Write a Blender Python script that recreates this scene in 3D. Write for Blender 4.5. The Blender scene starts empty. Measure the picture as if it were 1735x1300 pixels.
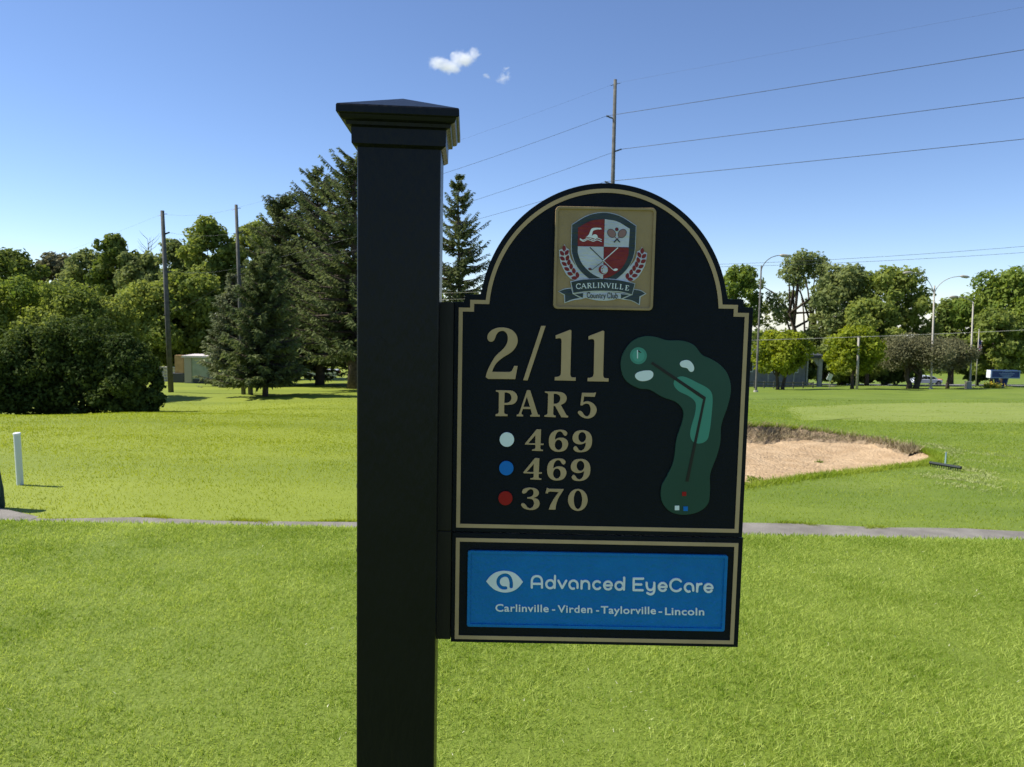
import bpy, math, random
import numpy as np
from mathutils import Matrix, Vector
S = bpy.context.scene
# ------------------------------------------------------------------ camera
F, CX, CY = 1304.0, 867.5, 650.0            # focal length and centre in photo pixels (1735 x 1300)
TH, RO, CZ = math.radians(5.426), math.radians(1.094), 1.65
ct, st, cr, sr = math.cos(TH), math.sin(TH), math.cos(RO), math.sin(RO)
right0, up0, fwd = Vector((1, 0, 0)), Vector((0, st, ct)), Vector((0, ct, -st))
X = right0 * cr + up0 * sr; Y = -right0 * sr + up0 * cr; Z = -fwd
cam = bpy.data.cameras.new('camera'); co = bpy.data.objects.new('camera', cam); S.collection.objects.link(co)
co.matrix_world = Matrix(((X.x, Y.x, Z.x, 0), (X.y, Y.y, Z.y, 0), (X.z, Y.z, Z.z, CZ), (0, 0, 0, 1)))
cam.sensor_width = 36; cam.lens = F / 1735 * 36; cam.clip_start = .05; cam.clip_end = 9000
cam.dof.use_dof = True; cam.dof.focus_distance = 1.31; cam.dof.aperture_fstop = 22
S.camera = co
# ------------------------------------------------------------------ light
SUN_EL, SUN_AZ = math.radians(48), math.radians(-80)       # azimuth from +Y, negative = left of the view
sd = Vector((math.sin(SUN_AZ) * math.cos(SUN_EL), math.cos(SUN_AZ) * math.cos(SUN_EL), math.sin(SUN_EL)))
W = bpy.data.worlds.new('World'); S.world = W; W.use_nodes = True
nt = W.node_tree; bg = nt.nodes['Background']
sky = nt.nodes.new('ShaderNodeTexSky'); sky.sky_type = 'NISHITA'; sky.sun_disc = False
sky.sun_elevation = SUN_EL; sky.sun_rotation = SUN_AZ; sky.altitude = 200
sky.air_density = .8; sky.dust_density = 0; sky.ozone_density = 4.0
tn = nt.nodes.new('ShaderNodeMix'); tn.data_type = 'RGBA'; tn.blend_type = 'MULTIPLY'; tn.inputs[0].default_value = 1; tn.inputs[7].default_value = (1.0, .985, 1.06, 1)
nt.links.new(sky.outputs[0], tn.inputs[6]); nt.links.new(tn.outputs[2], bg.inputs[0]); bg.inputs[1].default_value = .105
sun = bpy.data.lights.new('sun', 'SUN'); sun.energy = 5.0; sun.angle = math.radians(.53); sun.color = (1, .95, .86)
so = bpy.data.objects.new('sun', sun); S.collection.objects.link(so); so.rotation_euler = sd.to_track_quat('Z', 'Y').to_euler()
S.view_settings.view_transform = 'Standard'; S.view_settings.look = 'None'; S.view_settings.exposure = 0.55; S.view_settings.gamma = 1
S.cycles.max_bounces = 6; S.cycles.transparent_max_bounces = 8; S.cycles.volume_max_steps = 256; S.cycles.volume_bounces = 6
rng = np.random.default_rng(7); random.seed(7)

# ------------------------------------------------------------------ projection helpers
def ray(px, py):
    a, b = px - CX, py - CY
    u = a * cr + b * sr; v = -a * sr + b * cr
    return np.array([u, F * ct - v * st, -F * st - v * ct])
def at(px, py, d):                          # point at forward distance d
    r = ray(px, py); r = r / r[1] * d; return np.array([r[0], d, CZ + r[2]])
def smooth(t): t = np.clip(t, 0, 1); return t * t * (3 - 2 * t)

# ------------------------------------------------------------------ ground height
DL = [9.95, 13, 17, 22, 30, 40, 50, 60, 75, 100, 150, 300]
COLS = {0: [881, 812, 768, 735, 701, 708, 704, 690, 676, 662, 645, 612],
        300: [884, 812, 770, 738, 702, 697, 666, 653, 645, 640, 630, 606],
        600: [888, 812, 772, 742, 708, 684, 667, 654, 646, 640, 630, 608],
        900: [890, 818, 778, 745, 710, 685, 670, 661, 655, 648, 638, 610],
        1265: [891, 822, 775, 724, 700, 681, 669, 661, 656, 651, 643, 612],
        1500: [897, 832, 786, 748, 707, 684, 670, 661, 656, 652, 645, 615],
        1735: [904, 840, 795, 754, 711, 686, 670, 662, 657, 653, 646, 617]}
LD = np.log(np.concatenate([np.linspace(.5, 12, 200), np.exp(np.linspace(math.log(12.1), math.log(6000), 500))]))
ts, rows = [], []
for px, ys in COLS.items():
    zs = [at(px, y, d)[2] for y, d in zip(ys, DL)]
    dd = [0, 5.60, 5.85] + [8.35] + DL + [800, 6000]
    zz = [0, 0, -.05] + [zs[0]] + zs + [-24, -170]
    z = np.interp(np.exp(LD), dd, zz)
    k = np.exp(-np.linspace(-2, 2, 25) ** 2); k /= k.sum()
    zsm = np.convolve(np.pad(z, 12, 'edge'), k, 'valid')
    w = smooth((np.exp(LD) - 11.5) / 2)
    ts.append((px - CX) / F); rows.append(z * (1 - w) + zsm * w)
ts = np.array(ts); rows = np.array(rows)
def Hbase(x, y):
    x = np.asarray(x, float); y = np.asarray(y, float)
    r = np.hypot(x, y); a = np.arctan2(x, y); ac = np.clip(a, -.7854, .7854)
    d = np.maximum(r * np.cos(ac), .51); t = np.clip(np.tan(ac), ts[0] + 1e-6, ts[-1] - 1e-6)
    li = np.interp(np.log(d), LD, np.arange(len(LD))); i0 = np.clip(li.astype(int), 0, len(LD) - 2); fr = li - i0
    k = np.clip(np.searchsorted(ts, t) - 1, 0, len(ts) - 2); g = smooth((t - ts[k]) / (ts[k + 1] - ts[k]))
    A = rows[k, i0] * (1 - fr) + rows[k, i0 + 1] * fr; B = rows[k + 1, i0] * (1 - fr) + rows[k + 1, i0 + 1] * fr
    z = A * (1 - g) + B * g
    n = np.sin(x * .9 + y * .5) * np.sin(y * .8 - x * .35 + 1) + .6 * np.sin(x * .37 + 2) * np.sin(y * .29)
    return z + n * .035 * smooth((d - 12) / 12) * np.clip(1, 0, 1)
def G(px, py, h=0.0):                       # ground point seen at a photo pixel
    r = ray(px, py); r = r / r[1]
    ds = np.exp(np.linspace(math.log(1.5), math.log(600), 4000))
    z = CZ + r[2] * ds; hit = np.nonzero(z < Hbase(r[0] * ds, ds) + h)[0]
    d = ds[hit[0]] if len(hit) else 600
    return np.array([r[0] * d, d, float(Hbase(r[0] * d, d))])
def spline(pts, n=10, closed=True):
    """points (x, y[, smooth]); without the flag a corner"""
    out = []; N = len(pts)
    P = [np.array(p[:2], float) for p in pts]; sm = [len(p) > 2 for p in pts]
    for i in range(N if closed else N - 1):
        j = (i + 1) % N; a, b = P[i], P[j]; L = np.linalg.norm(b - a)
        def tan(k, fallback):
            if not sm[k] or (not closed and k in (0, N - 1)): return fallback
            v = P[(k + 1) % N] - P[k - 1]; return v / (np.linalg.norm(v) + 1e-9) * L
        if not sm[i] and not sm[j]: out.append(a); continue
        ta, tb = tan(i, b - a), tan(j, b - a)
        for q in range(n):
            t = q / n
            out.append((2*t**3-3*t*t+1)*a + (t**3-2*t*t+t)*ta + (-2*t**3+3*t*t)*b + (t**3-t*t)*tb)
    if not closed: out.append(P[-1])
    return np.array(out)
bpx = [(840, 752, 1), (900, 732, 1), (1010, 722, 1), (1150, 719, 1), (1265, 721, 1), (1340, 725, 1), (1450, 740, 1), (1535, 757, 1), (1572, 767, 1), (1584, 777, 1), (1572, 785, 1),
       (1545, 789, 1), (1460, 799, 1), (1370, 809, 1), (1265, 824, 1), (1150, 830, 1), (1020, 826, 1), (900, 800, 1), (845, 775, 1)]
BK = spline([tuple(G(p[0], p[1])[:2]) + (1,) for p in bpx], 12)
BKc = BK.mean(0)
def sdist(x, y):                            # signed distance to the bunker outline, inside positive
    x = np.asarray(x, float).ravel(); y = np.asarray(y, float).ravel()
    P = np.stack([x, y], 1); best = np.full(len(x), 1e9); ins = np.zeros(len(x), bool)
    near = (np.abs(x - BKc[0]) < 12) & (np.abs(y - BKc[1]) < 12); idx = np.nonzero(near)[0]
    if len(idx):
        Q = P[idx]; b2 = np.full(len(idx), 1e9); i2 = np.zeros(len(idx), bool)
        for k in range(len(BK)):
            a, b = BK[k - 1], BK[k]; e = b - a; t = np.clip(((Q - a) @ e) / (e @ e + 1e-12), 0, 1)
            b2 = np.minimum(b2, np.linalg.norm(Q - a - t[:, None] * e, axis=1))
            c = (a[1] > Q[:, 1]) != (b[1] > Q[:, 1])
            xi = a[0] + (Q[:, 1] - a[1]) / (b[1] - a[1] + 1e-12) * (b[0] - a[0]); i2 ^= c & (Q[:, 0] < xi)
        best[idx] = b2; ins[idx] = i2
    return np.where(ins, best, -best)
def sanddep(x, y, s):
    far = smooth((np.ravel(y) - 14.3) / 5.5); tipx = smooth((11.2 - np.ravel(x)) / 5.0)
    return .03 + .06 * smooth(s / .6) + .40 * smooth((s + .02) / .22) * far * tipx * (1 - .45 * smooth((s - .8) / 4))
def H(x, y):
    sh = np.shape(x); s = sdist(x, y).reshape(sh)
    return Hbase(x, y) - .8 * smooth(s / .32)

# ------------------------------------------------------------------ scene helpers
def mesh_np(name, V, Fc, mats=(), parent=None, smooth_=False, mi=None):
    V = np.asarray(V, np.float32).reshape(-1, 3); Fc = np.asarray(Fc, np.int32)
    me = bpy.data.meshes.new(name); k = Fc.shape[1]
    me.vertices.add(len(V)); me.vertices.foreach_set('co', V.ravel())
    me.loops.add(Fc.size); me.loops.foreach_set('vertex_index', Fc.ravel())
    me.polygons.add(len(Fc)); me.polygons.foreach_set('loop_start', np.arange(0, Fc.size, k, dtype=np.int32))
    me.polygons.foreach_set('loop_total', np.full(len(Fc), k, np.int32))
    if mi is not None: me.polygons.foreach_set('material_index', np.asarray(mi, np.int32))
    if smooth_: me.polygons.foreach_set('use_smooth', np.ones(len(Fc), bool))
    for m in (mats if isinstance(mats, (list, tuple)) else [mats]): me.materials.append(m)
    me.update(calc_edges=True)
    return link(name, me, parent)
def link(name, me, parent=None):
    o = bpy.data.objects.new(name, me); S.collection.objects.link(o)
    if parent is not None:
        o.parent = parent
        if parent.type == 'EMPTY': o.location = [-c for c in parent.location]
    return o
def thing(name, label, cat, loc=(0, 0, 0), group=None):
    o = bpy.data.objects.new(name, None); S.collection.objects.link(o); o.location = loc; o.empty_display_size = .2
    return tag(o, label, cat, group)
def tag(o, label=None, cat=None, group=None, kind=None):
    if label: o['label'] = label
    if cat: o['category'] = cat
    if group: o['group'] = group
    if kind: o['kind'] = kind
    return o
class MB:                                   # collects shapes for ONE mesh
    def __init__(s): s.v, s.f, s.m = [], [], []; s.mat = 0
    def add(s, vs, fs):
        b = len(s.v); s.v += [tuple(map(float, v)) for v in vs]; s.f += [tuple(i + b for i in f) for f in fs]; s.m += [s.mat] * len(fs); return s
    def box(s, c, size, R=None):
        c = np.array(c, float); h = np.array(size, float) / 2
        vs = np.array([(x, y, z) for x in (-1, 1) for y in (-1, 1) for z in (-1, 1)]) * h
        if R is not None: vs = vs @ np.array(R).T
        return s.add(vs + c, [(0, 1, 3, 2), (4, 6, 7, 5), (0, 4, 5, 1), (2, 3, 7, 6), (0, 2, 6, 4), (1, 5, 7, 3)])
    def tube(s, pts, rad, n=8, caps=True):
        pts = [np.array(p, float) for p in pts]; rs = rad if hasattr(rad, '__len__') else [rad] * len(pts)
        t0 = pts[-1] - pts[0]; ref = np.array([0, 0, 1.]) if abs(t0[2]) < .8 * np.linalg.norm(t0) else np.array([1., 0, 0])
        vs = []
        for i, p in enumerate(pts):
            t = pts[min(i + 1, len(pts) - 1)] - pts[max(i - 1, 0)]; t = t / (np.linalg.norm(t) + 1e-9)
            a = np.cross(t, ref); a /= np.linalg.norm(a) + 1e-9; b = np.cross(t, a)
            for k in range(n):
                q = 2 * math.pi * k / n; vs.append(p + rs[i] * (math.cos(q) * a + math.sin(q) * b))
        fs = [(i * n + k, i * n + (k + 1) % n, (i + 1) * n + (k + 1) % n, (i + 1) * n + k) for i in range(len(pts) - 1) for k in range(n)]
        if caps: fs += [tuple(range(n))[::-1], tuple((len(pts) - 1) * n + k for k in range(n))]
        return s.add(vs, fs)
    def prism(s, poly, d0, d1, f):          # poly 2D, f(u, v, w) -> xyz
        n = len(poly); vs = [f(u, v, d0) for u, v in poly] + [f(u, v, d1) for u, v in poly]
        return s.add(vs, [tuple(range(n)), tuple(range(2 * n - 1, n - 1, -1))] + [(i, n + i, n + (i + 1) % n, (i + 1) % n) for i in range(n)])
    def build(s, name, mats, parent=None, smooth_=False, bevel=0):
        me = bpy.data.meshes.new(name); me.from_pydata(s.v, [], s.f); mats = mats if isinstance(mats, (list, tuple)) else [mats]
        for m in mats: me.materials.append(m)
        me.polygons.foreach_set('material_index', s.m)
        if smooth_: me.polygons.foreach_set('use_smooth', [True] * len(s.f))
        me.update(); 
        import bmesh
        bm = bmesh.new(); bm.from_mesh(me); bmesh.ops.recalc_face_normals(bm, faces=bm.faces)
        if bevel: bmesh.ops.bevel(bm, geom=list(bm.edges), offset=bevel, segments=2, profile=.5, affect='EDGES')
        bm.to_mesh(me); bm.free()
        return link(name, me, parent)

# ------------------------------------------------------------------ materials
def mat(name, col, rough=.6, spec=.4, noise=None, bump=None, col2=None, metal=0, coat=0):
    m = bpy.data.materials.new(name); m.use_nodes = True; n = m.node_tree.nodes; l = m.node_tree.links; b = n['Principled BSDF']
    b.inputs['Base Color'].default_value = (*col, 1); b.inputs['Roughness'].default_value = rough
    b.inputs['Specular IOR Level'].default_value = spec; b.inputs['Metallic'].default_value = metal
    if coat: b.inputs['Coat Weight'].default_value = coat; b.inputs['Coat Roughness'].default_value = .25
    geo = n.new('ShaderNodeNewGeometry')
    if noise:
        tx = n.new('ShaderNodeTexNoise'); tx.inputs['Scale'].default_value = noise; tx.inputs['Detail'].default_value = 5
        l.new(geo.outputs['Position'], tx.inputs['Vector'])
        mx = n.new('ShaderNodeMix'); mx.data_type = 'RGBA'; rp = n.new('ShaderNodeValToRGB')
        rp.color_ramp.elements[0].position = .35; rp.color_ramp.elements[1].position = .65
        l.new(tx.outputs[0], rp.inputs[0]); l.new(rp.outputs[0], mx.inputs[0])
        mx.inputs[6].default_value = (*col, 1); mx.inputs[7].default_value = (*(col2 or [c * .75 for c in col]), 1); l.new(mx.outputs[2], b.inputs['Base Color'])
    if bump:
        sc, st_, dist = bump[:3]; mp = n.new('ShaderNodeMapping'); mp.inputs['Scale'].default_value = bump[3] if len(bump) > 3 else (1, 1, 1)
        tb = n.new('ShaderNodeTexNoise'); tb.inputs['Scale'].default_value = sc; tb.inputs['Detail'].default_value = 4
        l.new(geo.outputs['Position'], mp.inputs[0]); l.new(mp.outputs[0], tb.inputs['Vector'])
        bp = n.new('ShaderNodeBump'); bp.inputs['Strength'].default_value = st_; bp.inputs['Distance'].default_value = dist
        l.new(tb.outputs[0], bp.inputs['Height']); l.new(bp.outputs[0], b.inputs['Normal'])
    return m
def leafmat(name, c1, c2, scale=.6, trans=.35, rough=.55, isl=.35, west=None):
    m = bpy.data.materials.new(name); m.use_nodes = True; n = m.node_tree.nodes; l = m.node_tree.links; b = n['Principled BSDF']
    geo = n.new('ShaderNodeNewGeometry'); tx = n.new('ShaderNodeTexNoise'); tx.inputs['Scale'].default_value = scale; tx.inputs['Detail'].default_value = 3
    l.new(geo.outputs['Position'], tx.inputs['Vector'])
    ad = n.new('ShaderNodeMath'); ad.operation = 'MULTIPLY_ADD'; l.new(geo.outputs['Random Per Island'], ad.inputs[0]); ad.inputs[1].default_value = isl
    l.new(tx.outputs[0], ad.inputs[2])
    mr = n.new('ShaderNodeMapRange'); mr.inputs[1].default_value = .35 + isl * .3; mr.inputs[2].default_value = .65 + isl * .7; l.new(ad.outputs[0], mr.inputs[0])
    mx = n.new('ShaderNodeMix'); mx.data_type = 'RGBA'; mx.inputs[6].default_value = (*c1, 1); mx.inputs[7].default_value = (*c2, 1); l.new(mr.outputs[0], mx.inputs[0])
    if west:
        sx = n.new('ShaderNodeSeparateXYZ'); l.new(geo.outputs['Position'], sx.inputs[0]); wr = n.new('ShaderNodeMapRange'); wr.inputs[1].default_value = 6; wr.inputs[2].default_value = -6; wr.inputs[4].default_value = .75; l.new(sx.outputs[0], wr.inputs[0])
        m0 = mx; mx = n.new('ShaderNodeMix'); mx.data_type = 'RGBA'; l.new(wr.outputs[0], mx.inputs[0]); l.new(m0.outputs[2], mx.inputs[6]); mx.inputs[7].default_value = (*west, 1)
    l.new(mx.outputs[2], b.inputs['Base Color']); b.inputs['Roughness'].default_value = rough; b.inputs['Specular IOR Level'].default_value = .12
    tr = n.new('ShaderNodeBsdfTranslucent'); hs = n.new('ShaderNodeHueSaturation'); hs.inputs['Hue'].default_value = .49; hs.inputs['Value'].default_value = 1.4; hs.inputs['Saturation'].default_value = 1.1
    l.new(mx.outputs[2], hs.inputs['Color']); l.new(hs.outputs[0], tr.inputs[0])
    ms = n.new('ShaderNodeMixShader'); ms.inputs[0].default_value = trans; l.new(b.outputs[0], ms.inputs[1]); l.new(tr.outputs[0], ms.inputs[2])
    l.new(ms.outputs[0], n['Material Output'].inputs[0])
    return m
def groundmat(name, ca, cb, cc, bump=.5, fine=60, stripe=0, straw=.5):
    m = bpy.data.materials.new(name); m.use_nodes = True; n = m.node_tree.nodes; l = m.node_tree.links; b = n['Principled BSDF']
    geo = n.new('ShaderNodeNewGeometry')
    def noise(s, d=4, sc=(1, 1, 1)):
        mp = n.new('ShaderNodeMapping'); mp.inputs['Scale'].default_value = sc; l.new(geo.outputs['Position'], mp.inputs[0])
        t = n.new('ShaderNodeTexNoise'); t.inputs['Scale'].default_value = s; t.inputs['Detail'].default_value = d; l.new(mp.outputs[0], t.inputs['Vector']); return t.outputs[0]
    def mr(x, a, c, lo=0, hi=1):
        r = n.new('ShaderNodeMapRange'); r.inputs[1].default_value = a; r.inputs[2].default_value = c; r.inputs[3].default_value = lo; r.inputs[4].default_value = hi; l.new(x, r.inputs[0]); return r.outputs[0]
    def mix(f, A, B):
        x = n.new('ShaderNodeMix'); x.data_type = 'RGBA'
        l.new(f, x.inputs[0])
        for s_, v in ((6, A), (7, B)):
            if isinstance(v, tuple): x.inputs[s_].default_value = (*v, 1)
            else: l.new(v, x.inputs[s_])
        return x.outputs[2]
    c = mix(mr(noise(.55, 5, (.6, 1.6, 1)), .35, .65), ca, cb)
    c = mix(mr(noise(.23, 4), .55, .75, 0, straw), c, cc)
    dark = tuple(v * .45 for v in cb)
    c = mix(mr(noise(fine, 3), .38, .55, .5, 0), c, dark)
    c = mix(mr(noise(4, 4, (.5, 1.5, 1)), .4, .6, .3, 0), c, tuple(v * .7 for v in cb))
    if stripe:
        wv = n.new('ShaderNodeTexWave'); wv.inputs['Scale'].default_value = stripe; wv.inputs['Distortion'].default_value = 1.0
        mp = n.new('ShaderNodeMapping'); mp.inputs['Rotation'].default_value = (0, 0, 1.35); l.new(geo.outputs['Position'], mp.inputs[0]); l.new(mp.outputs[0], wv.inputs['Vector'])
        c = mix(mr(wv.outputs[1], .3, .7, 0, .35), c, cb)
    sx = n.new('ShaderNodeSeparateXYZ'); l.new(geo.outputs['Position'], sx.inputs[0])
    if not stripe:
        c = mix(mr(sx.outputs[0], 6, -6, 0, .75), c, tuple(a_ * b_ for a_, b_ in zip(ca, (1.18, 1.04, .8))))
        c = mix(mr(sx.outputs[1], 5.55, 5.8, 1, 0), c, (.15, .20, .022))
        c = mix(mr(noise(.16, 2, (.25, 1.6, 1)), .42, .6, 0, .4), c, tuple(v * .8 for v in cb))
    l.new(c, b.inputs['Base Color']); b.inputs['Roughness'].default_value = .75; b.inputs['Specular IOR Level'].default_value = .25
    bp = n.new('ShaderNodeBump'); bp.inputs['Strength'].default_value = bump; bp.inputs['Distance'].default_value = .03; l.new(noise(fine * .5, 4), bp.inputs['Height']); l.new(bp.outputs[0], b.inputs['Normal'])
    return m
GA, GB, GC = (.205, .27, .030), (.14, .205, .020), (.25, .29, .065)
M = dict(
    turf=groundmat('turf', GA, GB, GC), green=groundmat('green_turf', (.26, .305, .066), (.225, .28, .05), (.285, .315, .09), bump=.15, fine=90, stripe=.25, straw=.3),
    blade=leafmat('grass_blade', (.14, .235, .012), (.52, .60, .15), scale=1.5, trans=.42, isl=.8),
    blade2=leafmat('rough_grass', (.19, .28, .024), (.34, .40, .065), scale=.5, trans=.4, isl=.3, west=(.31, .355, .034)),
    straw=mat('straw', (.75, .72, .50), .5, .4),
    sand=mat('sand', (.52, .375, .225), .95, .1, 2.2, (14, 1, .07), (.42, .29, .165)),
    soil=mat('soil', (.19, .14, .085), .95, .1, 7, (25, 1, .05), (.36, .27, .17)),
    gravel=mat('gravel', (.265, .245, .215), .9, .1, 3, (60, .6, .02), (.185, .17, .15)),
    asphalt=mat('asphalt', (.22, .21, .21), .9, .2, 1, None, (.15, .15, .15)), concrete=mat('concrete', (.5, .46, .41), .9, .2, 1.5, None, (.4, .37, .33)),
    black=mat('black_paint', (.004, .0055, .0075), .42, .18, 30, (260, .22, .0012), (.009, .0115, .0155)),
    panel=mat('panel_paint', (.0022, .0050, .0110), .46, .16, 60, (330, .6, .003), (.0018, .0040, .0090)),
    post=mat('post_paint', (.0035, .0048, .0065), .36, .22, 12, (110, .5, .003, (1, 1, .35)), (.005, .0062, .008)),
    bracket=mat('bracket_paint', (.012, .011, .011), .5, .35, 12, (90, .3, .0012, (1, 1, .12)), (.016, .014, .013)),
    gold=mat('gold_paint', (.54, .375, .205), .5, .25, 25, (220, .2, .0008), (.48, .335, .18)),
    plate=mat('plaque_gold', (.38, .265, .135), .5, .25, 25, (220, .4, .003), (.33, .23, .115)),
    blue=mat('blue_paint', (.003, .19, .52), .42, .2, 30, (170, .8, .004), (.003, .17, .47)),
    dotblue=mat('blue_dot_paint', (.006, .17, .58), .4, .2), dotred=mat('red_dot_paint', (.34, .010, .012), .4, .2), dotwhite=mat('white_dot_paint', (.80, .88, .88), .4),
    white=mat('white_letter_paint', (.86, .90, .90), .45, .3, 30, (200, .25, .0008), (.78, .83, .84)),
    crestred=mat('crest_red', (.21, .016, .020), .45, .35, 40, (150, .9, .004, (.35, 1, 1.6)), (.26, .028, .030)),
    crestwhite=mat('crest_white', (.62, .64, .70), .45, .35, 40, (150, .9, .004, (.35, 1, 1.6)), (.52, .54, .60)),
    crestdark=mat('crest_slate', (.030, .046, .056), .45, .35, 40, (150, .9, .004, (.35, 1, 1.6)), (.045, .062, .072)),
    pink=mat('racket_pink', (.30, .16, .15), .5), mapgreen=mat('map_green', (.012, .068, .050), .4, .35, 8, None, (.010, .058, .042)),
    fairway=mat('map_fairway', (.05, .27, .20), .4), teal=mat('map_teal', (.07, .34, .26), .4), mapblack=mat('map_black', (.008, .009, .009), .5),
    bark=mat('bark', (.11, .085, .065), .95, .15, 6, (18, .8, .03), (.06, .048, .04)), pole=mat('weathered_pole', (.155, .150, .135), .95, .1, 4, None, (.10, .098, .09)),
    metal=mat('grey_metal', (.36, .33, .27), .5, .5), steel=mat('dark_steel', (.06, .07, .07), .5), wire=mat('wire', (.05, .055, .06), .5), pvc=mat('white_pipe', (.62, .67, .70), .35),
    glass=mat('vehicle_glass', (.02, .025, .03), .1, .6), carwhite=mat('white_car_paint', (.62, .66, .72), .3, .5, coat=.5), tyre=mat('tyre', (.02, .02, .02), .8),
    wall=mat('grey_siding', (.30, .30, .29), .8, .2, 3, None, (.24, .24, .235)), darkwall=mat('dark_wall', (.05, .055, .06), .8), shed=mat('shed_panel', (.36, .40, .33), .7, .3, 2, None, (.27, .32, .25)),
    tan=mat('tan_panel', (.42, .27, .13), .8, .2, 3, None, (.33, .21, .10)), roof=mat('pale_roof', (.62, .56, .54), .7), red=mat('red_plain', (.5, .03, .03), .6), signblue=mat('cabinet_blue', (.010, .035, .16), .5), frame=mat('cabinet_frame', (.16, .24, .40), .5),
    plainwhite=mat('plain_white', (.75, .78, .80), .6), yellow=mat('yellow_flower', (.65, .48, .03), .7), hosegreen=mat('rake_green', (.17, .26, .23), .5), rubber=mat('rake_head_dark', (.012, .02, .02), .7), dry=mat('dry_grass', (.38, .40, .17), .8, .2, 3, None, (.30, .34, .12)), root=mat('root', (.24, .19, .11), .9, .1, 6, None, (.36, .30, .17)),
)
# ================================================================== THE SETTING
az = np.radians(np.concatenate([np.arange(-180, -42, 3), np.arange(-42, 42, .22), np.arange(42, 180.1, 3)]))
rr = [.3]
while rr[-1] < 5500: rr.append(rr[-1] * (1.010 if 8 < rr[-1] < 60 else 1.02 if rr[-1] < 60 else 1.06) + (.02 if rr[-1] < 8 else 0))
rr = np.array(rr); AZ, RR = np.meshgrid(az, rr); gx, gy = RR * np.sin(AZ), RR * np.cos(AZ)
gz = H(gx, gy); nA, nR = len(az), len(rr)
ii, jj = np.meshgrid(np.arange(nR - 1), np.arange(nA - 1), indexing='ij'); q = ii * nA + jj
tag(mesh_np('ground', np.stack([gx, gy, gz], -1), np.stack([q, q + nA, q + nA + 1, q + 1], -1).reshape(-1, 4), M['turf'], smooth_=True), kind='structure')

def ribbon(name, near, far, m, lift, kind='structure', cross=6, sub=14, hf=Hbase):
    """a sheet laid on the ground between two polylines of world points"""
    def dens(P):
        P = np.array(P, float)[:, :2]; return np.concatenate([P[i] + (P[i + 1] - P[i]) * np.linspace(0, 1, sub, endpoint=False)[:, None] for i in range(len(P) - 1)] + [P[-1:]])
    A, B = dens(near), dens(far); w = np.linspace(0, 1, cross)[None, :, None]
    P = A[:, None] * (1 - w) + B[:, None] * w; z = hf(P[..., 0], P[..., 1]) + lift
    i, j = np.meshgrid(np.arange(len(A) - 1), np.arange(cross - 1), indexing='ij'); q = i * cross + j
    return tag(mesh_np(name, np.dstack([P, z]), np.stack([q, q + 1, q + cross + 1, q + cross], -1).reshape(-1, 4), m, smooth_=True), kind=kind)
xs = np.linspace(-16, 16, 30)
wob = lambda x: .07 * np.sin(x * 2.3) + .05 * np.sin(x * 5.1 + 1)
PF = lambda x: 9.95 + wob(x); PN = lambda x: 8.5 + wob(x + 9)
ribbon('cart_path', [(x, PN(x)) for x in xs], [(x, PF(x)) for x in xs], M['gravel'], .03)
BR = np.array([G(*p)[:2] for p in ((-160, 852), (-60, 859), (0, 865), (36, 873), (66, 880))])
BRn = np.array([(p[0], PF(p[0]) - .05) for p in BR])
ribbon('branch_path', BRn, BR, M['gravel'], .034)
# far road and pavement
pts = lambda L: [G(*p) for p in L]
def shift(P, dy): return [(p[0] * (1 + dy / p[1]), p[1] + dy) for p in P]
r1 = [at(1200, 656, 82), at(1400, 656, 82), at(1640, 656, 84), at(1900, 656, 86)]
ribbon('pavement', r1, shift(r1, 2.5), M['concrete'], .03)
r2 = [at(1200, 650, 93), at(1450, 650, 93), at(1650, 650, 93), at(2000, 650, 93)]
ribbon('road', r2, shift(r2, 9), M['asphalt'], .04)
# putting green
gp = spline([(1318, 700, 1), (1380, 688, 1), (1500, 683, 1), (1735, 682, 1), (1990, 688, 1), (2000, 712, 1), (1735, 719, 1), (1560, 717, 1), (1400, 712, 1)], 14)
gw = np.array([G(*p)[:2] for p in gp]); gc = gw.mean(0); N = len(gw); ks = np.linspace(0, 1, 14)
V = np.concatenate([gc + (gw - gc) * k for k in ks]); z = Hbase(V[:, 0], V[:, 1]) + np.repeat(.035 * (1 - ks ** 8) - .012, N)
Fq = [(k * N + i, k * N + (i + 1) % N, (k + 1) * N + (i + 1) % N, (k + 1) * N + i) for k in range(13) for i in range(N)]
tag(mesh_np('putting_green', np.column_stack([V, z]), Fq, M['green'], smooth_=True), kind='structure')
# bunker sand
x0, y0 = BK.min(0) - .3; x1, y1 = BK.max(0) + .3; st_ = .07
nx, ny = int((x1 - x0) / st_), int((y1 - y0) / st_); Xg, Yg = np.meshgrid(np.linspace(x0, x1, nx), np.linspace(y0, y1, ny))
s = sdist(Xg, Yg)
def vnoise(x, y, seed, sc):
    r_ = np.random.default_rng(seed); g = r_.random((64, 64)); x = np.asarray(x) * sc; y = np.asarray(y) * sc
    i, j = np.floor(x).astype(int), np.floor(y).astype(int); fx, fy = smooth(x - i), smooth(y - j)
    f = lambda a, b: g[a % 64, b % 64]
    return (f(i, j) * (1 - fx) + f(i + 1, j) * fx) * (1 - fy) + (f(i, j + 1) * (1 - fx) + f(i + 1, j + 1) * fx) * fy - .5
edge = s + .22 * vnoise(Xg.ravel(), Yg.ravel(), 3, 1.9) + .1 * vnoise(Xg.ravel(), Yg.ravel(), 4, 6)
zs = Hbase(Xg, Yg).ravel() - sanddep(Xg, Yg, edge) + .02 + .05 * vnoise(Xg.ravel(), Yg.ravel(), 5, 1.6) + .035 * vnoise(Xg.ravel(), Yg.ravel(), 6, 5)
rim = smooth((s + .12) / .15); zs = zs * rim + (Hbase(Xg, Yg).ravel() - .35) * (1 - rim)
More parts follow.
